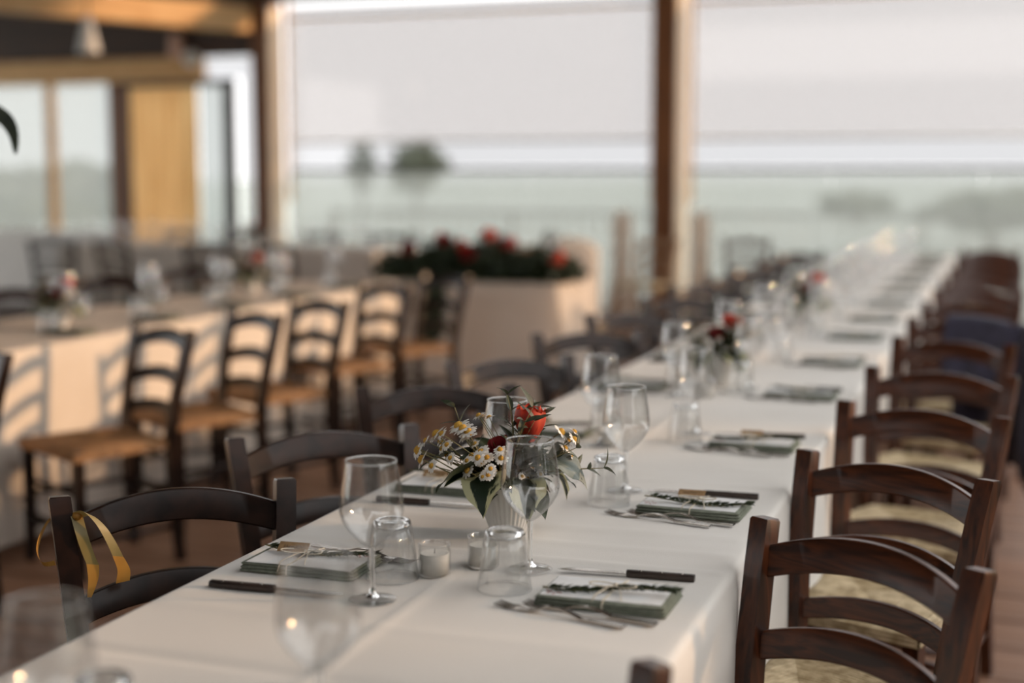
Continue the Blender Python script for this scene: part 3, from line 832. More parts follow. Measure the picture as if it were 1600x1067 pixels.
def sprig_kit(seed):
    r = random.Random(seed)
    path = []
    for i in range(15):
        u = i / 14
        path.append(Vector((-0.10 + 0.20 * u, 0.010 * math.sin(u * 5 + seed) + r.uniform(-.001, .001), 0.004 + 0.004 * math.sin(u * 4 + seed))))
    st = MB().tube(path, [0.0014] * 14 + [0.0006], 5).mesh('stem', STEM)
    mb = MB()
    for i in range(230):
        u = r.uniform(0.03, 1.0); k = u * 14; i0 = min(13, int(k)); p = path[i0].lerp(path[i0 + 1], k - i0)
        a = r.uniform(-0.25, PI + 0.25)
        out = Vector((0, math.cos(a), abs(math.sin(a)) * 0.38 + 0.03)); d = (Vector((0.75, 0, 0)) + out * r.uniform(0.6, 1.1)).normalized()
        l = r.uniform(0.012, 0.022); w = d.orthogonal().normalized() * 0.0013
        q = p + d * l; md = p + d * l * 0.5 + Vector((0, 0, 0.001))
        mb.add([p, md + w, q, md - w, md + w.cross(d) * 0.9], [(0, 1, 4), (1, 2, 4), (2, 3, 4), (3, 0, 4)])
    nm = mb.mesh('needles', ROSEM, smooth=False)
    return [('stem', st, []), ('needles', nm, [])]
SPRIGS = [sprig_kit(s) for s in (1, 2, 3, 4)]
def twine_kit():
    band = MB()
    X = 0.0
    pts = []
    for (yy, zz) in ((-0.060, 0.001), (-0.0605, 0.010), (-0.058, 0.0178), (-0.03, 0.0195), (0, 0.0240), (0.03, 0.0200), (0.058, 0.0178), (0.0605, 0.010), (0.060, 0.001)):
        pts.append((X + yy * 0.08, yy, zz))
    band = MB().tube(pts, 0.0012, 6).mesh('band', TWINE)
    bow = MB()
    for s in (-1, 1):
        loop = []
        for i in range(17):
            a = i / 16 * 2 * PI
            loop.append((s * (0.018 - 0.018 * math.cos(a)), -0.004 + 0.011 * math.sin(a) * s - 0.006 * (1 - math.cos(a)), 0.0265 + 0.004 * (1 - math.cos(a)) * 0.6))
        bow.tube(loop, 0.0011, 5)
    bm = bow.mesh('bow', TWINE)
    tail = MB()
    for s, ln in ((-1, 0.055), (1, 0.047)):
        pp = []
        for i in range(9):
            u = i / 8
            pp.append((s * (0.006 + 0.016 * u), -0.003 - ln * u, 0.0260 - 0.004 * u - (0.016 * max(0, u - 0.86) / 0.14)))
        tail.tube(pp, 0.0010, 5)
    kn = MB().lathe([(0.0005, 0.0228), (0.0036, 0.0245), (0.0040, 0.0265), (0.0028, 0.0288), (0.0005, 0.0295)], 10).mesh('knot', TWINE)
    return [('band', band, []), ('bow', bm, []), ('tails', tail.mesh('tails', TWINE), []), ('knot', kn, [])]
TWK = twine_kit()
TAGM = MB().box((0, 0, 0.0005), (0.052, 0.020, 0.0009)).mesh('name_tag', KRAFT, smooth=False)
def scribble(seed):
    r = random.Random(seed); pts = []
    n = 40
    for i in range(n + 1):
        u = i / n
        pts.append((-0.017 + 0.034 * u + 0.0012 * math.sin(u * 50 + seed), 0.0024 * math.sin(u * 38 + seed) * (1 + 0.6 * math.sin(u * 9 + seed)), 0.00125))
    return MB().tube(pts, 0.00035, 4).mesh('handwriting', INK)
SCR = [scribble(s) for s in range(4)]

CX = -0.79
PL = [1.262, 2.008, 2.620, 3.305, 4.12, 4.88, 5.68, 6.44, 7.20, 7.96, 8.72, 9.48, 10.24, 11.0, 11.76]
def side_word(s): return 'right' if s > 0 else 'left'
rs = random.Random(11)
def setting(i, s, yv):
    """s=+1: right side of the long table; s=-1: left side (turned half round)"""
    near = i < 6
    rotz = 0.0 if s > 0 else PI
    Mx = Matrix.Translation((CX, yv, TZ)) @ Matrix.Rotation(rotz, 4, 'Z')
    def place(name, kit, lx, ly, lz, rz, label, cat, group, mesh=None, sc=1.0):
        p = Mx @ Vector((lx, ly, lz))
        if mesh is not None:
            o = link(name, mesh, None, p, rotz + rz)
        else:
            o = instance(name, kit, p, rotz + rz, sc)
        tag(o, label, cat, group)
        return o
    pos = '%s %s place of the long table' % (ORD[i], side_word(s))
    j = lambda a: rs.uniform(-a, a)
    # ordinals count every place on that side from the picture's near end
    where = 'at the ' + pos
    jx, jy = (0, 0) if i in (1, 2) else (j(.012), j(.012))
    place('wine_glass', WINE if near else WINE_F, 0.085 + jx, 0.118 + jy, 0.0016, j(1), 'clear stemmed wine glass ' + where, 'wine glass', 'wine glasses on the long table')
    place('tumbler', TUMB if near else TUMB_F, (0.083 if s > 0 else 0.105) + jx, 0.0 + jy, 0.0012, j(1), 'upturned clear tumbler ' + where, 'tumbler', 'tumblers on the long table')
    rz = j(0.03)
    place('napkin', NAPKIN, 0.252, -0.012, 0.0012, rz, 'folded sage green napkin ' + where, 'napkin', 'napkins on the long table')
    c = place('menu_card', None, 0.250, -0.008, 0.0178, rz + j(.02), 'white menu card on the napkin ' + where, 'card', 'menu cards on the long table', mesh=CARD)
    if i < 4: link('printed_sprig', CARDPRINT, c)
    place('rosemary_sprig', SPRIGS[(i * 2 + (s > 0)) % 4], 0.255 + j(.006), -0.026 + j(.006), 0.0202, rz + j(0.12) + (PI if s < 0 else 0), 'green rosemary sprig ' + where, 'herb sprig', 'rosemary sprigs on the long table')
    place('twine_bow', TWK, 0.262, -0.010, 0.0012, rz + (PI if s < 0 else 0), 'cream twine bow round the napkin ' + where, 'twine', 'twine bows on the long table')
    place('knife', KNIFE, 0.243, 0.128 + j(.004), 0.0012, 0.06 + j(.03), 'dark handled table knife ' + where, 'knife', 'knives on the long table')
    fy = -0.085
    if near:
        place('fork', FORK, 0.100, fy + 0.002, 0.0012, -0.22 + j(.02), 'steel fork lying outermost ' + where, 'fork', 'forks on the long table')
        place('fork', FORK, 0.138, fy + 0.020, 0.0012, -0.21 + j(.02), 'steel fork lying next to the napkin ' + where, 'fork', 'forks on the long table')
    if i < 4 and (s < 0 or i > 1):
        t = place('name_tag', None, 0.285 if s < 0 else 0.24, 0.026 if s > 0 else -0.012, 0.028 if s > 0 else 0.032, rz + 0.06 + (PI if s < 0 else 0), 'kraft paper name tag ' + where, 'tag', 'name tags on the long table', mesh=TAGM)
        t.rotation_euler = (0.35 if s > 0 else 0.65, 0.0, t.rotation_euler[2])
        link('handwriting', SCR[i % 4], t)
for i, yv in enumerate(PL):
    for s in (1, -1):
        setting(i, s, yv)

# candles in jars
def jar_kit():
    o = MB().lathe([(0.001, 0.0), (0.0235, 0.0), (0.0258, 0.003), (0.0258, 0.040), (0.0245, 0.0435), (0.0250, 0.046), (0.0262, 0.0475), (0.0262, 0.0515), (0.0250, 0.0525), (0.0238, 0.0515), (0.0236, 0.045), (0.0240, 0.041), (0.0240, 0.0040), (0.001, 0.0036)], 36).mesh('jar', GLASS)
    w = MB().lathe([(0.001, 0.004), (0.0236, 0.0042), (0.0238, 0.036), (0.022, 0.0362), (0.006, 0.0348), (0.001, 0.0347)], 30).mesh('wax', WAX)
    k = MB().tube([(0, 0, 0.034), (0.0005, 0, 0.042)], 0.0007, 5).mesh('wick', INK)
    return [('jar', o, []), ('wax', w, [('wick', k)])]
JAR = jar_kit()
for k, (x, yv, lab) in enumerate([(-0.838, 2.045, 'white candle in a small glass jar, left of the pair by the vase'), (-0.782, 2.118, 'white candle in a small glass jar, right of the pair, behind the tumbler'), (-0.862, 3.20, 'white candle in a glass jar behind the wine glass past the flowers'),
                                  (-0.80, 4.02, 'white candle jar near the second flower vase'), (-0.76, 6.02, 'white candle jar near the third flower vase')]):
    tag(instance('candle_jar', JAR, (x, yv, TZ + 0.0015)), lab, 'candle', 'candle jars on the long table')

# ------------------------------------------------------------------ flowers
def leaf_mesh(L, W, bend, mat, wav=0.0, fold=0.25, tipw=1.0, thick=False):
    def fn(u, v):
        s = (u * 2 - 1)
        wd = W / 2 * (math.sin(PI * min(1, v ** 0.75 * 0.985 + 0.012)) ** tipw)
        x = s * wd
        a = bend * v
        yv = L * (math.sin(a) / bend if abs(bend) > 1e-3 else v)
        z = -L * ((1 - math.cos(a)) / bend if abs(bend) > 1e-3 else 0)
        z += fold * abs(s) * wd + wav * math.sin(v * 13 + s * 2) * abs(s)
        return (x, yv, z)
    return MB().grid(fn, 8, 14, uv=True).mesh('blade', mat)
def daisy_kit(h, lean, seed, size=1.0):
    r = random.Random(seed)
    path = []
    for i in range(6):
        u = i / 5
        path.append((lean * u * u * h, 0.006 * math.sin(u * 3 + seed), h * u))
    st = MB().tube(path, [0.0011, 0.001, 0.001, 0.0009, 0.0008, 0.0008], 5).mesh('stem', STEM)
    tip = Vector(path[-1]); d = (tip - Vector(path[-2])).normalized()
    q = d.to_track_quat('Z', 'X').to_matrix().to_4x4()
    T = Matrix.Translation(tip) @ q
    pet = MB(); n = 12
    for k in range(n):
        a = 2 * PI * k / n + r.uniform(-.08, .08); ln = 0.0088 * size * r.uniform(0.88, 1.08); w = 0.0022 * size
        c, s_ = math.cos(a), math.sin(a); dz = r.uniform(-0.0022, 0.0006)
        def pt(rr, ww, z): return (c * rr - s_ * ww, s_ * rr + c * ww, z)
        pet.add([pt(0.002, -w * .5, 0.0004), pt(0.002, w * .5, 0.0004), pt(ln * .65, w, 0.0008 + dz * .5), pt(ln, w * .5, dz), pt(ln, -w * .5, dz), pt(ln * .65, -w, 0.0008 + dz * .5)], [(0, 5, 2, 1), (5, 4, 3, 2)], T)
    pm_ = pet.mesh('petals', PETAL, smooth=False)
    ce = MB().lathe([(0.0037 * size, -0.0004), (0.0036 * size, 0.0012), (0.0025 * size, 0.0028 * size), (0.0008, 0.0034 * size)], 10, cap1=True, mat=T).mesh('flower_centre', YOLK)
    return [('stem', st, []), ('petals', pm_, []), ('flower_centre', ce, [])]
DAISY = [daisy_kit(0.10 + 0.018 * k, 0.10 + 0.12 * (k % 3), k, 1.38) for k in range(6)]
def rose_kit(sc, mat, seed, openk=0.15):
    r = random.Random(seed); pet = []
    rings_ = [(0.010, 0.040, 3), (0.0165, 0.041, 4), (0.0225, 0.039, 5)]
    for (rad, hgt, n) in rings_:
        for k in range(n):
            a0 = 2 * PI * k / n + r.uniform(-.2, .2) + rad * 100
            span = 2 * PI / n * 1.55
            def fn(u, v, a0=a0, span=span, rad=rad, hgt=hgt, ph=r.uniform(0, 6)):
                a = a0 + (u - 0.5) * span * (1 - 0.15 * v)
                rr = rad * (0.35 + 0.95 * math.sin(min(1, v * 1.25) * PI / 2)) - 0.004 * max(0, v - .55) / .45 * (1 - openk * 4)
                rr += 0.003 * openk * 10 * max(0, v - .8)
                z = hgt * v * (1 - 0.22 * (2 * u - 1) ** 2 * v) + 0.0012 * math.sin(u * 9 + ph) * v
                rr += 0.0010 * math.sin(u * 7 + ph)
                return (rr * math.cos(a) * sc, rr * math.sin(a) * sc, z * sc)
            pet.append(('petal', MB().grid(fn, 8, 8).mesh('petal', mat), []))
    st = MB().tube([(0, 0, -0.11), (0.003, 0, -0.05), (0, 0, 0.002)], 0.0022, 6).mesh('stem', LEAFD)
    cal = MB().lathe([(0.002, -0.004), (0.009 * sc, 0.002), (0.011 * sc, 0.006)], 12).mesh('calyx', LEAFD)
    return pet + [('calyx', cal, []), ('stem', st, [])]
ROSEK = rose_kit(1.0, ROSE, 3, 0.02); ROSEDK = rose_kit(0.95, ROSED, 5, 0.3)
VLEAF = [leaf_mesh(0.105, 0.082, 1.5, LEAFV, 0.004), leaf_mesh(0.092, 0.072, 1.9, LEAFV, 0.005), leaf_mesh(0.085, 0.062, 1.1, LEAFV, 0.003)]
DLEAF = [leaf_mesh(0.10, 0.062, 1.0, LEAFD, 0.003), leaf_mesh(0.085, 0.045, 0.7, LEAFD, 0.002)]
GLEAF = [leaf_mesh(0.09, 0.065, 1.8, LEAFG, 0.006, 0.4)]
OLEAF = leaf_mesh(0.040, 0.0115, 0.5, LEAFO, 0, 0.3)
def olive_kit(seed, h=0.17):
    r = random.Random(seed)
    path = [Vector((0.03 * math.sin(i / 6 * 2 + seed) * i / 6, 0.02 * math.cos(seed + i / 6) * i / 6, h * i / 6)) for i in range(7)]
    st = MB().tube(path, [0.0016] * 5 + [0.001, 0.0007], 5).mesh('stem', STEM)
    out = [('stem', st, [])]
    mbs = MB()
    for k in range(9):
        i = min(6, 3 + (k * 4) // 9); p = path[i]
        a = k * 2.4 + seed; d = Vector((math.cos(a) * 0.75, math.sin(a) * 0.75, 0.75)).normalized()
        q = d.to_track_quat('Y', 'Z').to_matrix().to_4x4()
        src = OLEAF; me_v = [v.co.copy() for v in src.vertices]; me_f = [tuple(pp.vertices) for pp in src.polygons]
        sc = r.uniform(0.75, 1.2)
        lm = MB().add([v * sc for v in me_v], me_f, Matrix.Translation(p) @ q).mesh('leaf', LEAFO)
        out.append(('leaf', lm, []))
    return out
OLIVE = [olive_kit(s) for s in (1, 2.3, 4.1)]
def vase_mesh():
    def rib(r, z, a):
        return r * (1 + 0.022 * math.cos(34 * a)) if 0.008 < z < 0.094 and r > 0.02 else r
    prof = [(0.001, 0.0), (0.029, 0.0), (0.031, 0.004), (0.034, 0.012), (0.044, 0.04), (0.052, 0.066), (0.057, 0.088), (0.058, 0.097), (0.057, 0.100), (0.053, 0.099), (0.050, 0.088), (0.040, 0.04), (0.028, 0.010), (0.001, 0.008)]
    return MB().lathe(prof, 170, rib).mesh('ribbed_vase', VASE)
VASEM = vase_mesh()
def aim(o, p, d, up_twist=0.0):
    q = Vector(d).normalized().to_track_quat('Y', 'Z')
    o.location = p
    o.rotation_mode = 'QUATERNION'
    o.rotation_quaternion = q @ Matrix.Rotation(up_twist, 3, 'Y').to_quaternion()
def aimz(o, p, d, spin):
    o.location = p
    o.rotation_mode = 'QUATERNION'
    o.rotation_quaternion = Vector(d).normalized().to_track_quat('Z', 'Y') @ Matrix.Rotation(spin, 3, 'Z').to_quaternion()
def cam_px(p):
    v = Vector(p) - Vector((0, 0, 1.38))
    c = [sum(R[i][k] * v[i] for i in range(3)) for k in range(3)]
    return 800 + 2222 * c[0] / c[2], 533.5 - 2222 * c[1] / c[2]
def centrepiece(x, yv, idx, full, name_words, z=TZ):
    r = random.Random(100 + idx)
    va = link('ribbed_vase', VASEM, None, (x, yv, z + 0.0012), r.uniform(0, 1))
    tag(va, 'white ribbed ceramic vase holding %s' % name_words, 'vase', 'flower vases')
    c = Vector((x, yv, z + 0.088))
    # frame at the vase: rt to the right as seen from the seats, fw towards the near end of the table
    fw = Vector((-x, -yv, 0)).normalized(); rt = Vector((-fw.y, fw.x, 0))
    rt = -rt if rt.dot(Vector((0.945, 0.327, 0))) < 0 else rt
    up = Vector((0, 0, 1))
    G = 'leaves in ' + name_words
    def V(a, b, cc): return rt * a + fw * b + up * cc
    if full:
        vl = [(0, V(-0.28, 0.85, 0.05), V(-0.030, 0.040, 0.030), 0.15, 1.0, 'cream edged dark leaf hanging over the front of the vase'),
              (1, V(0.30, 0.95, 0.15), V(0.020, 0.040, 0.018), -0.1, 1.05, 'dark leaf with cream marks drooping right of centre'),
              (2, V(-0.85, 0.45, 0.35), V(-0.040, 0.030, 0.025), -0.25, 0.95, 'cream edged leaf reaching left over the vase'),
              (2, V(0.05, -0.9, 0.3), V(0, -0.04, 0.03), 0, 1.0, 'cream edged leaf at the back of the bouquet'), (1, V(0.9, -0.3, 0.2), V(0.05, -0.01, 0.02), 0, 1.0, 'cream edged leaf at the right rear')]
        for k, d, p, tw, sc, lab in vl:
            o = link('variegated_leaf', VLEAF[k]); aim(o, c + p, d, tw); o.scale = (sc,) * 3; tag(o, lab, 'leaf', G)
        o = link('large_leaf', DLEAF[0]); aim(o, c + V(-0.030, 0.035, 0.035), V(-0.95, 0.40, 0.25), 0.55); o.scale = (1.25,) * 3; tag(o, 'large olive green leaf pointing left in the bouquet', 'leaf', G)
        o = link('large_leaf', DLEAF[0]); aim(o, c + V(-0.035, 0.0, 0.045), V(-0.95, -0.05, 0.40), 0.3); o.scale = (1.25,) * 3; tag(o, 'dark leaf behind the left-pointing leaf', 'leaf', G)
        o = link('large_leaf', DLEAF[1]); aim(o, c + V(0.036, 0.036, 0.005), V(0.30, 0.75, -0.15)); o.scale = (1.0,) * 3; tag(o, 'dark narrow leaf hanging down the vase front', 'leaf', G)
        o = link('grey_leaf', GLEAF[0]); aim(o, c + V(0.058, 0.012, 0.045), V(0.70, 0.40, 0.30), 0.35); o.scale = (1.15,) * 3; tag(o, 'pale grey-green drooping leaf at the right of the bouquet', 'leaf', G)
        n_o, n_f = 9, 60
        zones = [(26, (-0.108, 0.035, 0.078), (0.055, 0.045, 0.042)), (17, (-0.035, 0.078, 0.050), (0.048, 0.020, 0.036)), (4, (-0.03, 0.0, 0.125), (0.03, 0.02, 0.02)), (7, (0.108, 0.0, 0.080), (0.022, 0.03, 0.030)), (4, (0.045, 0.055, 0.035), (0.03, 0.02, 0.02))]
    else:
        n_o, n_f = 6, 26
        zones = [(18, (0, 0, 0.07), (0.11, 0.11, 0.04))]
        for k in range(5):
            a = k * 1.3 + idx; d = V(math.cos(a), math.sin(a), 0.15)
            o = link('variegated_leaf', VLEAF[k % 3]); aim(o, c + d * 0.045, d); tag(o, 'cream edged leaf spreading in ' + name_words, 'leaf', G)
    for k in range(n_f):
        a = r.uniform(0, 2 * PI); e = r.uniform(-0.05, 1.1)
        d = V(math.cos(a) * math.cos(e), math.sin(a) * math.cos(e), math.sin(e))
        o = link('dark_leaf', DLEAF[k % 2]); aim(o, c + d * r.uniform(0.005, 0.045) + up * 0.008, d, r.uniform(-.6, .6)); o.scale = (r.uniform(.55, .95),) * 3
        tag(o, 'small dark green leaf among %s' % name_words, 'leaf', G)
    made = []
    for (cnt, ce, ra) in zones:
        for k in range(cnt):
            while True:
                q = Vector((r.uniform(-1, 1), r.uniform(-1, 1), r.uniform(-1, 1)))
                if q.length <= 1: break
            tip = V(ce[0] + q.x * ra[0], ce[1] + q.y * ra[1], ce[2] + q.z * ra[2])
            kk = r.randrange(6); hh = 0.10 + 0.018 * kk; lean = 0.10 + 0.12 * (kk % 3)
            tv = Vector((lean * hh, 0.006 * math.sin(3 + kk), hh))
            base = V(*[r.uniform(-0.02, 0.02) for _ in range(2)], -0.02)
            want = tip - base
            sc = want.length / tv.length
            q0 = tv.rotation_difference(want)
            best = None
            for sp in range(10):
                qq = Matrix.Rotation(sp * 2 * PI / 10, 3, want.normalized()).to_quaternion() @ q0
                nrm = qq @ Vector((lean * 0.36, 0, 1)).normalized()
                sco = nrm.dot((fw * 0.8 + up * 0.55).normalized()) + r.uniform(-.12, .12)
                if best is None or sco > best[0]: best = (sco, qq)
            o = instance('chamomile_flower', DAISY[kk], c + base)
            o.rotation_mode = 'QUATERNION'; o.rotation_quaternion = best[1]
            s2 = max(0.78, min(1.25, sc)) if not full else sc
            o.scale = (sc, sc, sc)
            made.append((o, cam_px(c + tip)))
    if full:
        made.sort(key=lambda t: t[1][1])
        n3 = (len(made) + 2) // 3
        for b_ in range(3):
            band = sorted(made[b_ * n3:(b_ + 1) * n3], key=lambda t: t[1][0])
            for k, (o, _) in enumerate(band):
                o['label'] = 'white chamomile flower, %s from left in the %s row of the sharp bouquet' % (ORD[k], ('top', 'middle', 'bottom')[b_])
                o['category'] = 'flower'; o['group'] = 'chamomile in ' + name_words
    else:
        for o, _ in made:
            tag(o, 'small white chamomile flower with yellow centre in %s' % name_words, 'flower', 'chamomile in ' + name_words)
    for k in range(n_o):
        d = V(r.uniform(-0.8, 1.0), r.uniform(-0.5, 0.6), r.uniform(0.6, 1.2))
        fixed = [(V(0.02, 0.15, 1.0), 'upright olive sprig at the top of the sharp bouquet'), (V(1.0, 0.2, 0.45), 'olive sprig reaching right from the sharp bouquet'), (V(-0.55, 0.1, 0.9), 'olive sprig reaching up left from the sharp bouquet'), (V(0.30, 0.45, 0.9), 'olive sprig in front of the orange-red rosebud')]
        lab = 'slender grey-green olive sprig in %s' % name_words
        if full and k < 4: d, lab = fixed[k]
        o = instance('olive_sprig', OLIVE[k % 3], (0, 0, 0)); aimz(o, c, d, r.uniform(0, 6))
        if not full or k > 3: o.scale = (0.85,) * 3
        tag(o, lab, 'sprig', 'olive sprigs in ' + name_words)
    o = instance('rose', ROSEK, (0, 0, 0)); aimz(o, c + V(0.036, 0.015, 0.082), V(0.05, 0.04, 1), 0.5); o.scale = (0.98, 0.98, 1.55) if full else (1.1,) * 3
    tag(o, 'orange-red rosebud standing up in %s' % name_words, 'rose', 'roses in vases')
    o = instance('rose', ROSEDK, (0, 0, 0)); aimz(o, c + V(-0.005, 0.015, 0.050), V(-0.1, 0.3, 1), 1.5); o.scale = (0.95,) * 3
    tag(o, 'dark red rose half hidden in %s' % name_words, 'rose', 'roses in vases')
centrepiece(-0.815, 2.335, 0, True, 'the sharp bouquet in front')
centrepiece(-0.81, 4.28, 1, False, 'the second bouquet along the long table')
centrepiece(-0.80, 6.25, 2, False, 'the third bouquet along the long table')
centrepiece(-3.71, 4.95, 3, False, 'the nearer bouquet on the left table')
centrepiece(-3.88, 6.85, 4, False, 'the farther bouquet on the left table')

# left table and back table glassware
for i in range(7):
    yv = 3.55 + i * 0.64
    for s in (1, -1):
        x = -3.82 + s * 0.13
        w = 'at the %s %s place of the left table' % (ORD[i], 'near' if s > 0 else 'far')
        tag(instance('wine_glass', WINE_F, (x, yv + 0.12 * s + rs.uniform(-.02, .02), TZ + .0016)), 'blurred wine glass ' + w, 'wine glass', 'glasses on the left table')
        tag(instance('tumbler', TUMB_F, (x + 0.02 * s, yv, TZ + .0012)), 'blurred upturned tumbler ' + w, 'tumbler', 'glasses on the left table')
        tag(instance('napkin', NAPKIN, (-3.82 + s * 0.26, yv - 0.02, TZ + .0012), 0 if s > 0 else PI), 'sage napkin ' + w, 'napkin', 'napkins on the left table')
        tag(instance('rosemary_sprig', SPRIGS[i % 4], (-3.82 + s * 0.26, yv - 0.01, TZ + 0.019), 0 if s > 0 else PI), 'rosemary sprig ' + w, 'herb sprig', 'sprigs on the left table')
for i in range(8):
    x = -8.15 + i * 0.38
    for s in (1, -1):
        w = 'at the %s %s place of the back table' % (ORD[i], 'window-side' if s > 0 else 'room-side')
        tag(instance('wine_glass', WINE_F, (x + rs.uniform(-.04, .04), 11.7 + s * 0.16, TZ + .0016)), 'blurred wine glass ' + w, 'wine glass', 'glasses on the back table')
        tag(instance('tumbler', TUMB_F, (x + 0.12, 11.7 + s * 0.14, TZ + .0012)), 'blurred upturned tumbler ' + w, 'tumbler', 'glasses on the back table')
centrepiece(-6.6, 11.7, 5, False, 'the bouquet on the back table')

# ------------------------------------------------------------------ flower garland on the small table
rg = random.Random(77)
gb = link('garland_foliage', None, None, (-3.05, 8.25, TZ + 0.002))
gm = MB()
for k in range(5200):
    u = rg.uniform(-1, 1)
    x = u * 0.62
    h = 0.29 * (1 - 0.5 * u * u) * (0.85 + 0.15 * math.sin(u * 11))
    ang = rg.uniform(0, PI); k2 = rg.uniform(0.3, 1)
    p = Vector((x, math.cos(ang) * 0.22 * k2, max(0.0, math.sin(ang) * h * k2)))
    if u < -0.45: p += Vector((0, -0.12 * rg.random(), 0))
    uu = Vector((rg.gauss(0, 1), rg.gauss(0, 1), rg.gauss(0, .6))).normalized(); w = uu.orthogonal().normalized(); l = rg.uniform(0.03, 0.065)
    q = p + uu * l
    if q.z < 0.004: q.z = 0.004
    gm.add([p, (p + q) / 2 + w * l * .28, q, (p + q) / 2 - w * l * .28], [(0, 1, 2, 3)])
link('leaves', gm.mesh('leaves', LEAFD, smooth=False), gb)['kind'] = 'stuff'
tm = MB()
for k in range(420):
    u = rg.random(); p = Vector((-0.22 + rg.uniform(-.07, .07), -0.27 - 0.02 * rg.random(), 0.03 - 0.36 * u))
    uu = Vector((rg.gauss(0, .6), rg.gauss(0, .3), -1)).normalized(); w = Vector((1, 0.2, 0)).normalized(); l = rg.uniform(0.03, 0.06)
    q = p + uu * l
    tm.add([p, (p + q) / 2 + w * l * .25, q, (p + q) / 2 - w * l * .25], [(0, 1, 2, 3)])
link('trailing_leaves', tm.mesh('trailing_leaves', LEAFD, smooth=False), gb)['kind'] = 'stuff'
tag(gb, 'dark green leafy garland lying on the small flower table', 'garland')
for k, (dx, dz, mt, lab) in enumerate([(-0.42, 0.16, 1, 'dark red rose at the left end of the garland'), (-0.22, 0.22, 1, 'dark red rose left of centre in the garland'), (-0.10, 0.19, 0, 'red rose at the centre of the garland'), (0.08, 0.25, 0, 'brightest red rose at the top of the garland'),
                                   (0.24, 0.20, 1, 'dark red rose right of centre in the garland'), (0.56, 0.12, 0, 'orange-red rose at the right tip of the garland'), (-0.02, 0.13, 1, 'dark red rose low in the garland front')]):
    o = instance('rose', ROSEK if mt == 0 else ROSEDK, (-3.05 + dx, 8.25 - 0.14, TZ + dz)); o.scale = (1.7,) * 3
    o.rotation_euler = (0.7, 0, k)
    tag(o, lab, 'rose', 'roses in the garland')
for k, (dx, dy, lab) in enumerate([(0.02, 0.22, 'tall glass candle holder behind the garland centre'), (0.38, 0.22, 'tall glass candle holder behind the garland right end'), (0.42, 0.02, 'glass candle holder among the right garland leaves'), (-0.5, 0.1, 'glass candle holder at the left garland end')]):
    kit = [('cup', MB().lathe([(0.001, 0.0), (0.032, 0.0), (0.036, 0.01), (0.040, 0.12), (0.041, 0.30), (0.039, 0.30), (0.038, 0.12), (0.033, 0.012), (0.001, 0.010)], 28).mesh('cup', GLASS), []),
           ('candle', MB().lathe([(0.022, 0.012), (0.022, 0.20), (0.001, 0.20)], 18).mesh('candle', WAX), [])]
    tag(instance('candle_holder', kit, (-3.05 + dx, 8.25 + dy, TZ + 0.002)), lab, 'candle holder', 'candle holders at the garland')

# white slip-covered chair right of the flower table
sc_ = link('slip_cover', None, None, (-2.85, 9.35, 0))
def slip(u, v):
    a = u * 2 * PI
    z = 0.01 + 0.96 * v
    w = 0.225 * (1 - 0.02 * v); dp = 0.22 if v < 0.46 else 0.055
    k = 1.0 if v < 0.9 else math.sqrt(max(0.0, 1 - ((v - 0.9) / 0.1) ** 2)) * 0.85 + 0.15 * (1 - (v - .9) / .1)
    cx_ = math.copysign(abs(math.cos(a)) ** 0.5, math.cos(a)); sy = math.copysign(abs(math.sin(a)) ** 0.5, math.sin(a))
    fold = 1 + 0.05 * math.sin(a * 11) * (1 - v)
    off = 0 if v < 0.46 else 0.165
    return (cx_ * w * k * fold, sy * dp * k * fold + off, z)
link('cover', MB().grid(slip, 72, 48).mesh('cover', SHEER), sc_)
sash = MB().lathe([(0.235, 0.0), (0.24, 0.02), (0.236, 0.05)], 40, lambda r, z, a: r * (1 if abs(math.cos(a)) > 0.5 else 1)).mesh('hem', WHITE)
sc_.rotation_euler = (0, 0, math.radians(12))
tag(sc_, 'white slip-covered chair to the right of the flower table', 'chair')
for k, (x, w, lab) in enumerate([(-3.40, 0.14, 'slim cream draped pedestal left of the middle post'), (-2.66, 0.13, 'slim cream draped pedestal right of the middle post')]):
    cb = link('draped_pedestal', None, None, (x, FY - 0.22, 0.0))
    def cur(u, v, w=w):
        a = u * 2 * PI; z = 0.02 + 1.05 * v
        rr = w * (0.75 + 0.25 * math.cos(v * 5)) * (0.35 + 0.65 * min(1, (1 - v) * 6 + 0.15)) * (1 + 0.10 * math.sin(a * 9))
        return (rr * math.cos(a), rr * 0.7 * math.sin(a), z)
    link('drape', MB().grid(cur, 60, 24).mesh('drape', SHEER), cb)
    link('tie', MB().lathe([(w * 0.80, 0.66), (w * 0.84, 0.68), (w * 0.80, 0.70)], 30).mesh('tie', CREAM), cb)
    tag(cb, lab, 'pedestal', 'draped pedestals at the post')

# ------------------------------------------------------------------ ribbon, jacket, plant
def strip(path, width, wdir, n=None):
    mb = MB(); vs = []; fs = []
    pts = [Vector(p) for p in path]
    # Catmull-Rom
    sm = []
    for i in range(len(pts) - 1):
        p0, p1, p2, p3 = pts[max(0, i - 1)], pts[i], pts[i + 1], pts[min(len(pts) - 1, i + 2)]
        for k in range(8):
            t = k / 8
            sm.append(0.5 * ((2 * p1) + (p2 - p0) * t + (2 * p0 - 5 * p1 + 4 * p2 - p3) * t * t + (3 * p1 - p0 - 3 * p2 + p3) * t ** 3))
    sm.append(pts[-1])
    m = len(sm)
    for i, p in enumerate(sm):
        u = i / (m - 1)
        d0, d1 = Vector(wdir[0]), Vector(wdir[1])
        w = d0.lerp(d1, u).normalized() * (width(u) if callable(width) else width) / 2
        vs += [p - w, p + w]
    for i in range(m - 1):
        fs.append((2 * i, 2 * i + 1, 2 * i + 3, 2 * i + 2))
    return mb.add(vs, fs)
rb = link('ribbon', None, None, (-1.195, 1.936, 0.0), math.radians(221))
px_, py_ = 0.190, -0.245
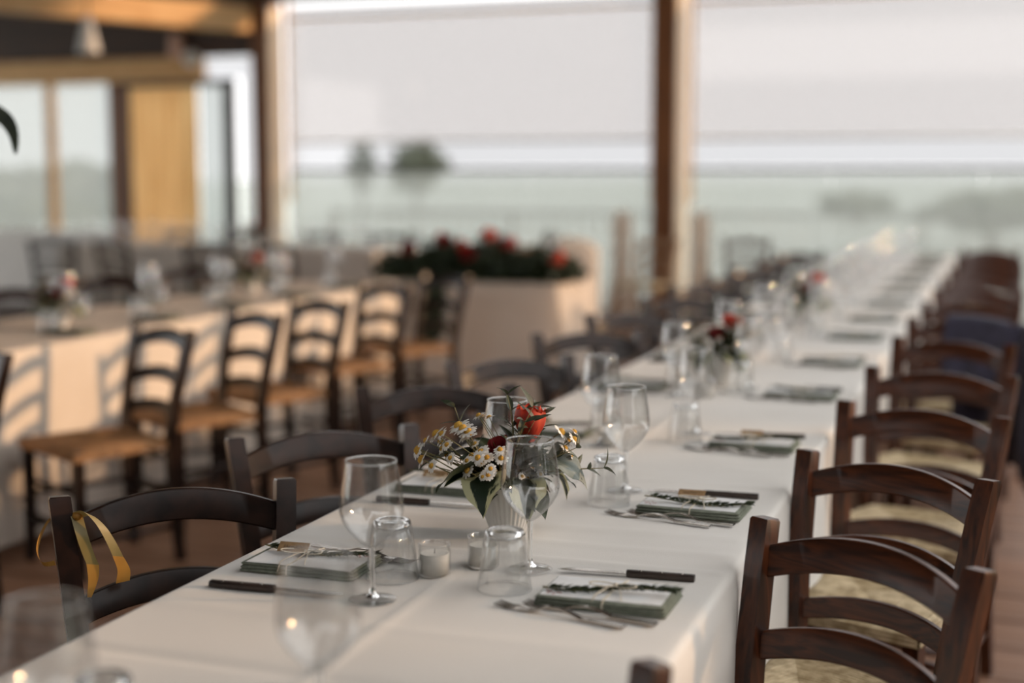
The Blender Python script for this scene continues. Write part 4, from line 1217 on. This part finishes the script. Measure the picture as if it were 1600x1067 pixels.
PA = [(px_ - 0.020, py_ + 0.004, 0.806), (px_ - 0.036, py_ + 0.022, 0.812), (px_ - 0.056, py_ + 0.030, 0.792), (px_ - 0.072, py_ + 0.032, 0.762), (px_ - 0.083, py_ + 0.032, 0.735), (px_ - 0.092, py_ + 0.030, 0.710), (px_ - 0.090, py_ + 0.028, 0.688)]
PB = [(px_ - 0.020, py_ + 0.006, 0.804), (px_ - 0.026, py_ + 0.020, 0.775), (px_ - 0.034, py_ + 0.022, 0.745), (px_ - 0.042, py_ + 0.020, 0.722), (px_ - 0.042, py_ + 0.018, 0.695), (px_ - 0.034, py_ + 0.016, 0.660)]
link('knot', MB().lathe([(0.001, -0.008), (0.007, -0.006), (0.009, 0.0), (0.007, 0.006), (0.001, 0.008)], 12, mat=Matrix.Translation((px_ - 0.021, py_ + 0.006, 0.806))).mesh('knot', RIBBON), rb)
link('loop', strip([(px_ - 0.018, py_ - 0.030, 0.804), (px_ + 0.016, py_ - 0.036, 0.798), (px_ + 0.036, py_ - 0.010, 0.780), (px_ + 0.046, py_ + 0.004, 0.752), (px_ + 0.038, py_ - 0.002, 0.726), (px_ + 0.016, py_ - 0.030, 0.718)], 0.017, [(0.3, 1, 0.2), (0.2, 0.7, 0.7)]).mesh('loop', RIBBON), rb)
link('tail', strip(PA[:5], 0.020, [(0.75, 0.2, 0.6), (0.95, 0.3, 0.25)]).mesh('tail', RIBBON_SHADED), rb)
link('tail', strip(PA[4:], lambda u: 0.020 + 0.004 * u, [(0.95, 0.3, 0.25), (1, 0.1, -0.1)]).mesh('tail', RIBBON), rb)
link('tail', strip(PB[:4], 0.021, [(0.95, 0.1, 0.2), (1, 0.1, 0.2)]).mesh('tail', RIBBON_SHADED), rb)
link('tail', strip(PB[3:], lambda u: 0.021 * (1 - 0.8 * u * u), [(1, 0.1, 0.2), (1, 0.1, 0.1)]).mesh('tail', RIBBON), rb)
tag(rb, 'gold satin ribbon tied round the left post of the front chair', 'ribbon')

jk = link('jacket', None, None, (-0.218, 5.442, 0.0), math.radians(163))
def jbody(u, v):
    x = -0.235 + 0.30 * u
    s = (v - 0.36) / 0.64
    bow = 1 - (min(1, abs(x) / 0.19)) ** 2
    yc = -0.262 - 0.032 * bow; zc = 0.822 + 0.02 * bow
    if v < 0.30:   # front flap (towards the seat)
        t = (0.30 - v) / 0.30
        return (x + 0.006 * math.sin(t * 5), yc + 0.030 + 0.05 * t + 0.008 * math.sin(x * 60) * t, zc - 0.02 - t * 0.26)
    if v < 0.42:
        a = (v - 0.30) / 0.12 * PI
        return (x, yc + 0.030 * math.cos(a), zc - 0.02 + 0.035 * math.sin(a))
    t = (v - 0.42) / 0.58
    return (x * (1 - 0.1 * t), yc - 0.030 - 0.03 * t + 0.014 * math.sin(x * 45 + 1) * t, zc - 0.02 - t * 0.52)
link('body', MB().grid(jbody, 26, 60).mesh('body', NAVY), jk)
def jsleeve(u, v):
    a = u * 2 * PI; z = 0.83 - 0.66 * v
    rr = (0.055 + 0.035 * math.sin(min(1, v * 1.6) * PI / 2)) * (1 if v < 0.72 else max(0.12, 1 - ((v - 0.72) / 0.28) ** 1.6 * 0.9))
    return (-0.285 - 0.02 * math.sin(v * 3) + rr * 0.9 * math.cos(a) * (1 + 0.06 * math.sin(a * 4 + v * 9)), -0.255 + rr * 0.75 * math.sin(a), z)
link('sleeve', MB().grid(jsleeve, 30, 30).mesh('sleeve', NAVY), jk)
tag(jk, 'navy blue jacket draped over a chair at the right edge', 'jacket')

# tall potted plant beyond the left edge, one arching leaf reaches into the picture
p0 = pix(-190, 150, 3.45)
pp = link('potted_plant', None, None, (p0.x, p0.y, 0.0))
link('pot', MB().lathe([(0.001, 0), (0.10, 0), (0.14, 0.26), (0.155, 0.26), (0.155, 0.30), (0.138, 0.30), (0.125, 0.25), (0.001, 0.25)], 32).mesh('pot', TERRA), pp)
link('stalk', MB().tube([(0, 0, 0.22), (0.01, 0, 0.8), (-0.01, 0.01, 1.46)], [0.018, 0.014, 0.008], 8).mesh('stalk', BARK), pp)
for k in range(6):
    a = math.radians([80, 140, 190, 235, 280, 330][k])
    o = link('leaf', leaf_mesh(0.26, 0.045, 1.8, LEAFD, 0.002, 0.3), pp)
    aim(o, (-0.01, 0.01, 1.42), Vector((math.cos(a), math.sin(a), 0.9)))
org = Vector((p0.x, p0.y, 0))
lp = [pix(a_, b_, 3.45) - org for a_, b_ in ((-188, 190), (-120, 140), (-60, 150), (-20, 168), (8, 186), (21, 210), (24, 240))]
me = strip(lp, lambda u: 0.040 * (math.sin(PI * min(1, 0.08 + 0.92 * u)) ** 0.7) + 0.002, [(0.3, 0.5, 0.8), (0.95, 0.2, 0.25)])
me2 = strip([p + Vector((0.0, 0.002, -0.002)) for p in lp], lambda u: 0.040 * (math.sin(PI * min(1, 0.08 + 0.92 * u)) ** 0.7) + 0.002, [(0.3, 0.5, 0.8), (0.95, 0.2, 0.25)])
me.add(me2.v, me2.f)
link('leaf', me.mesh('arching_leaf', LEAFD), pp)
tag(pp, 'tall potted plant whose dark drooping leaf enters at the left edge', 'plant')
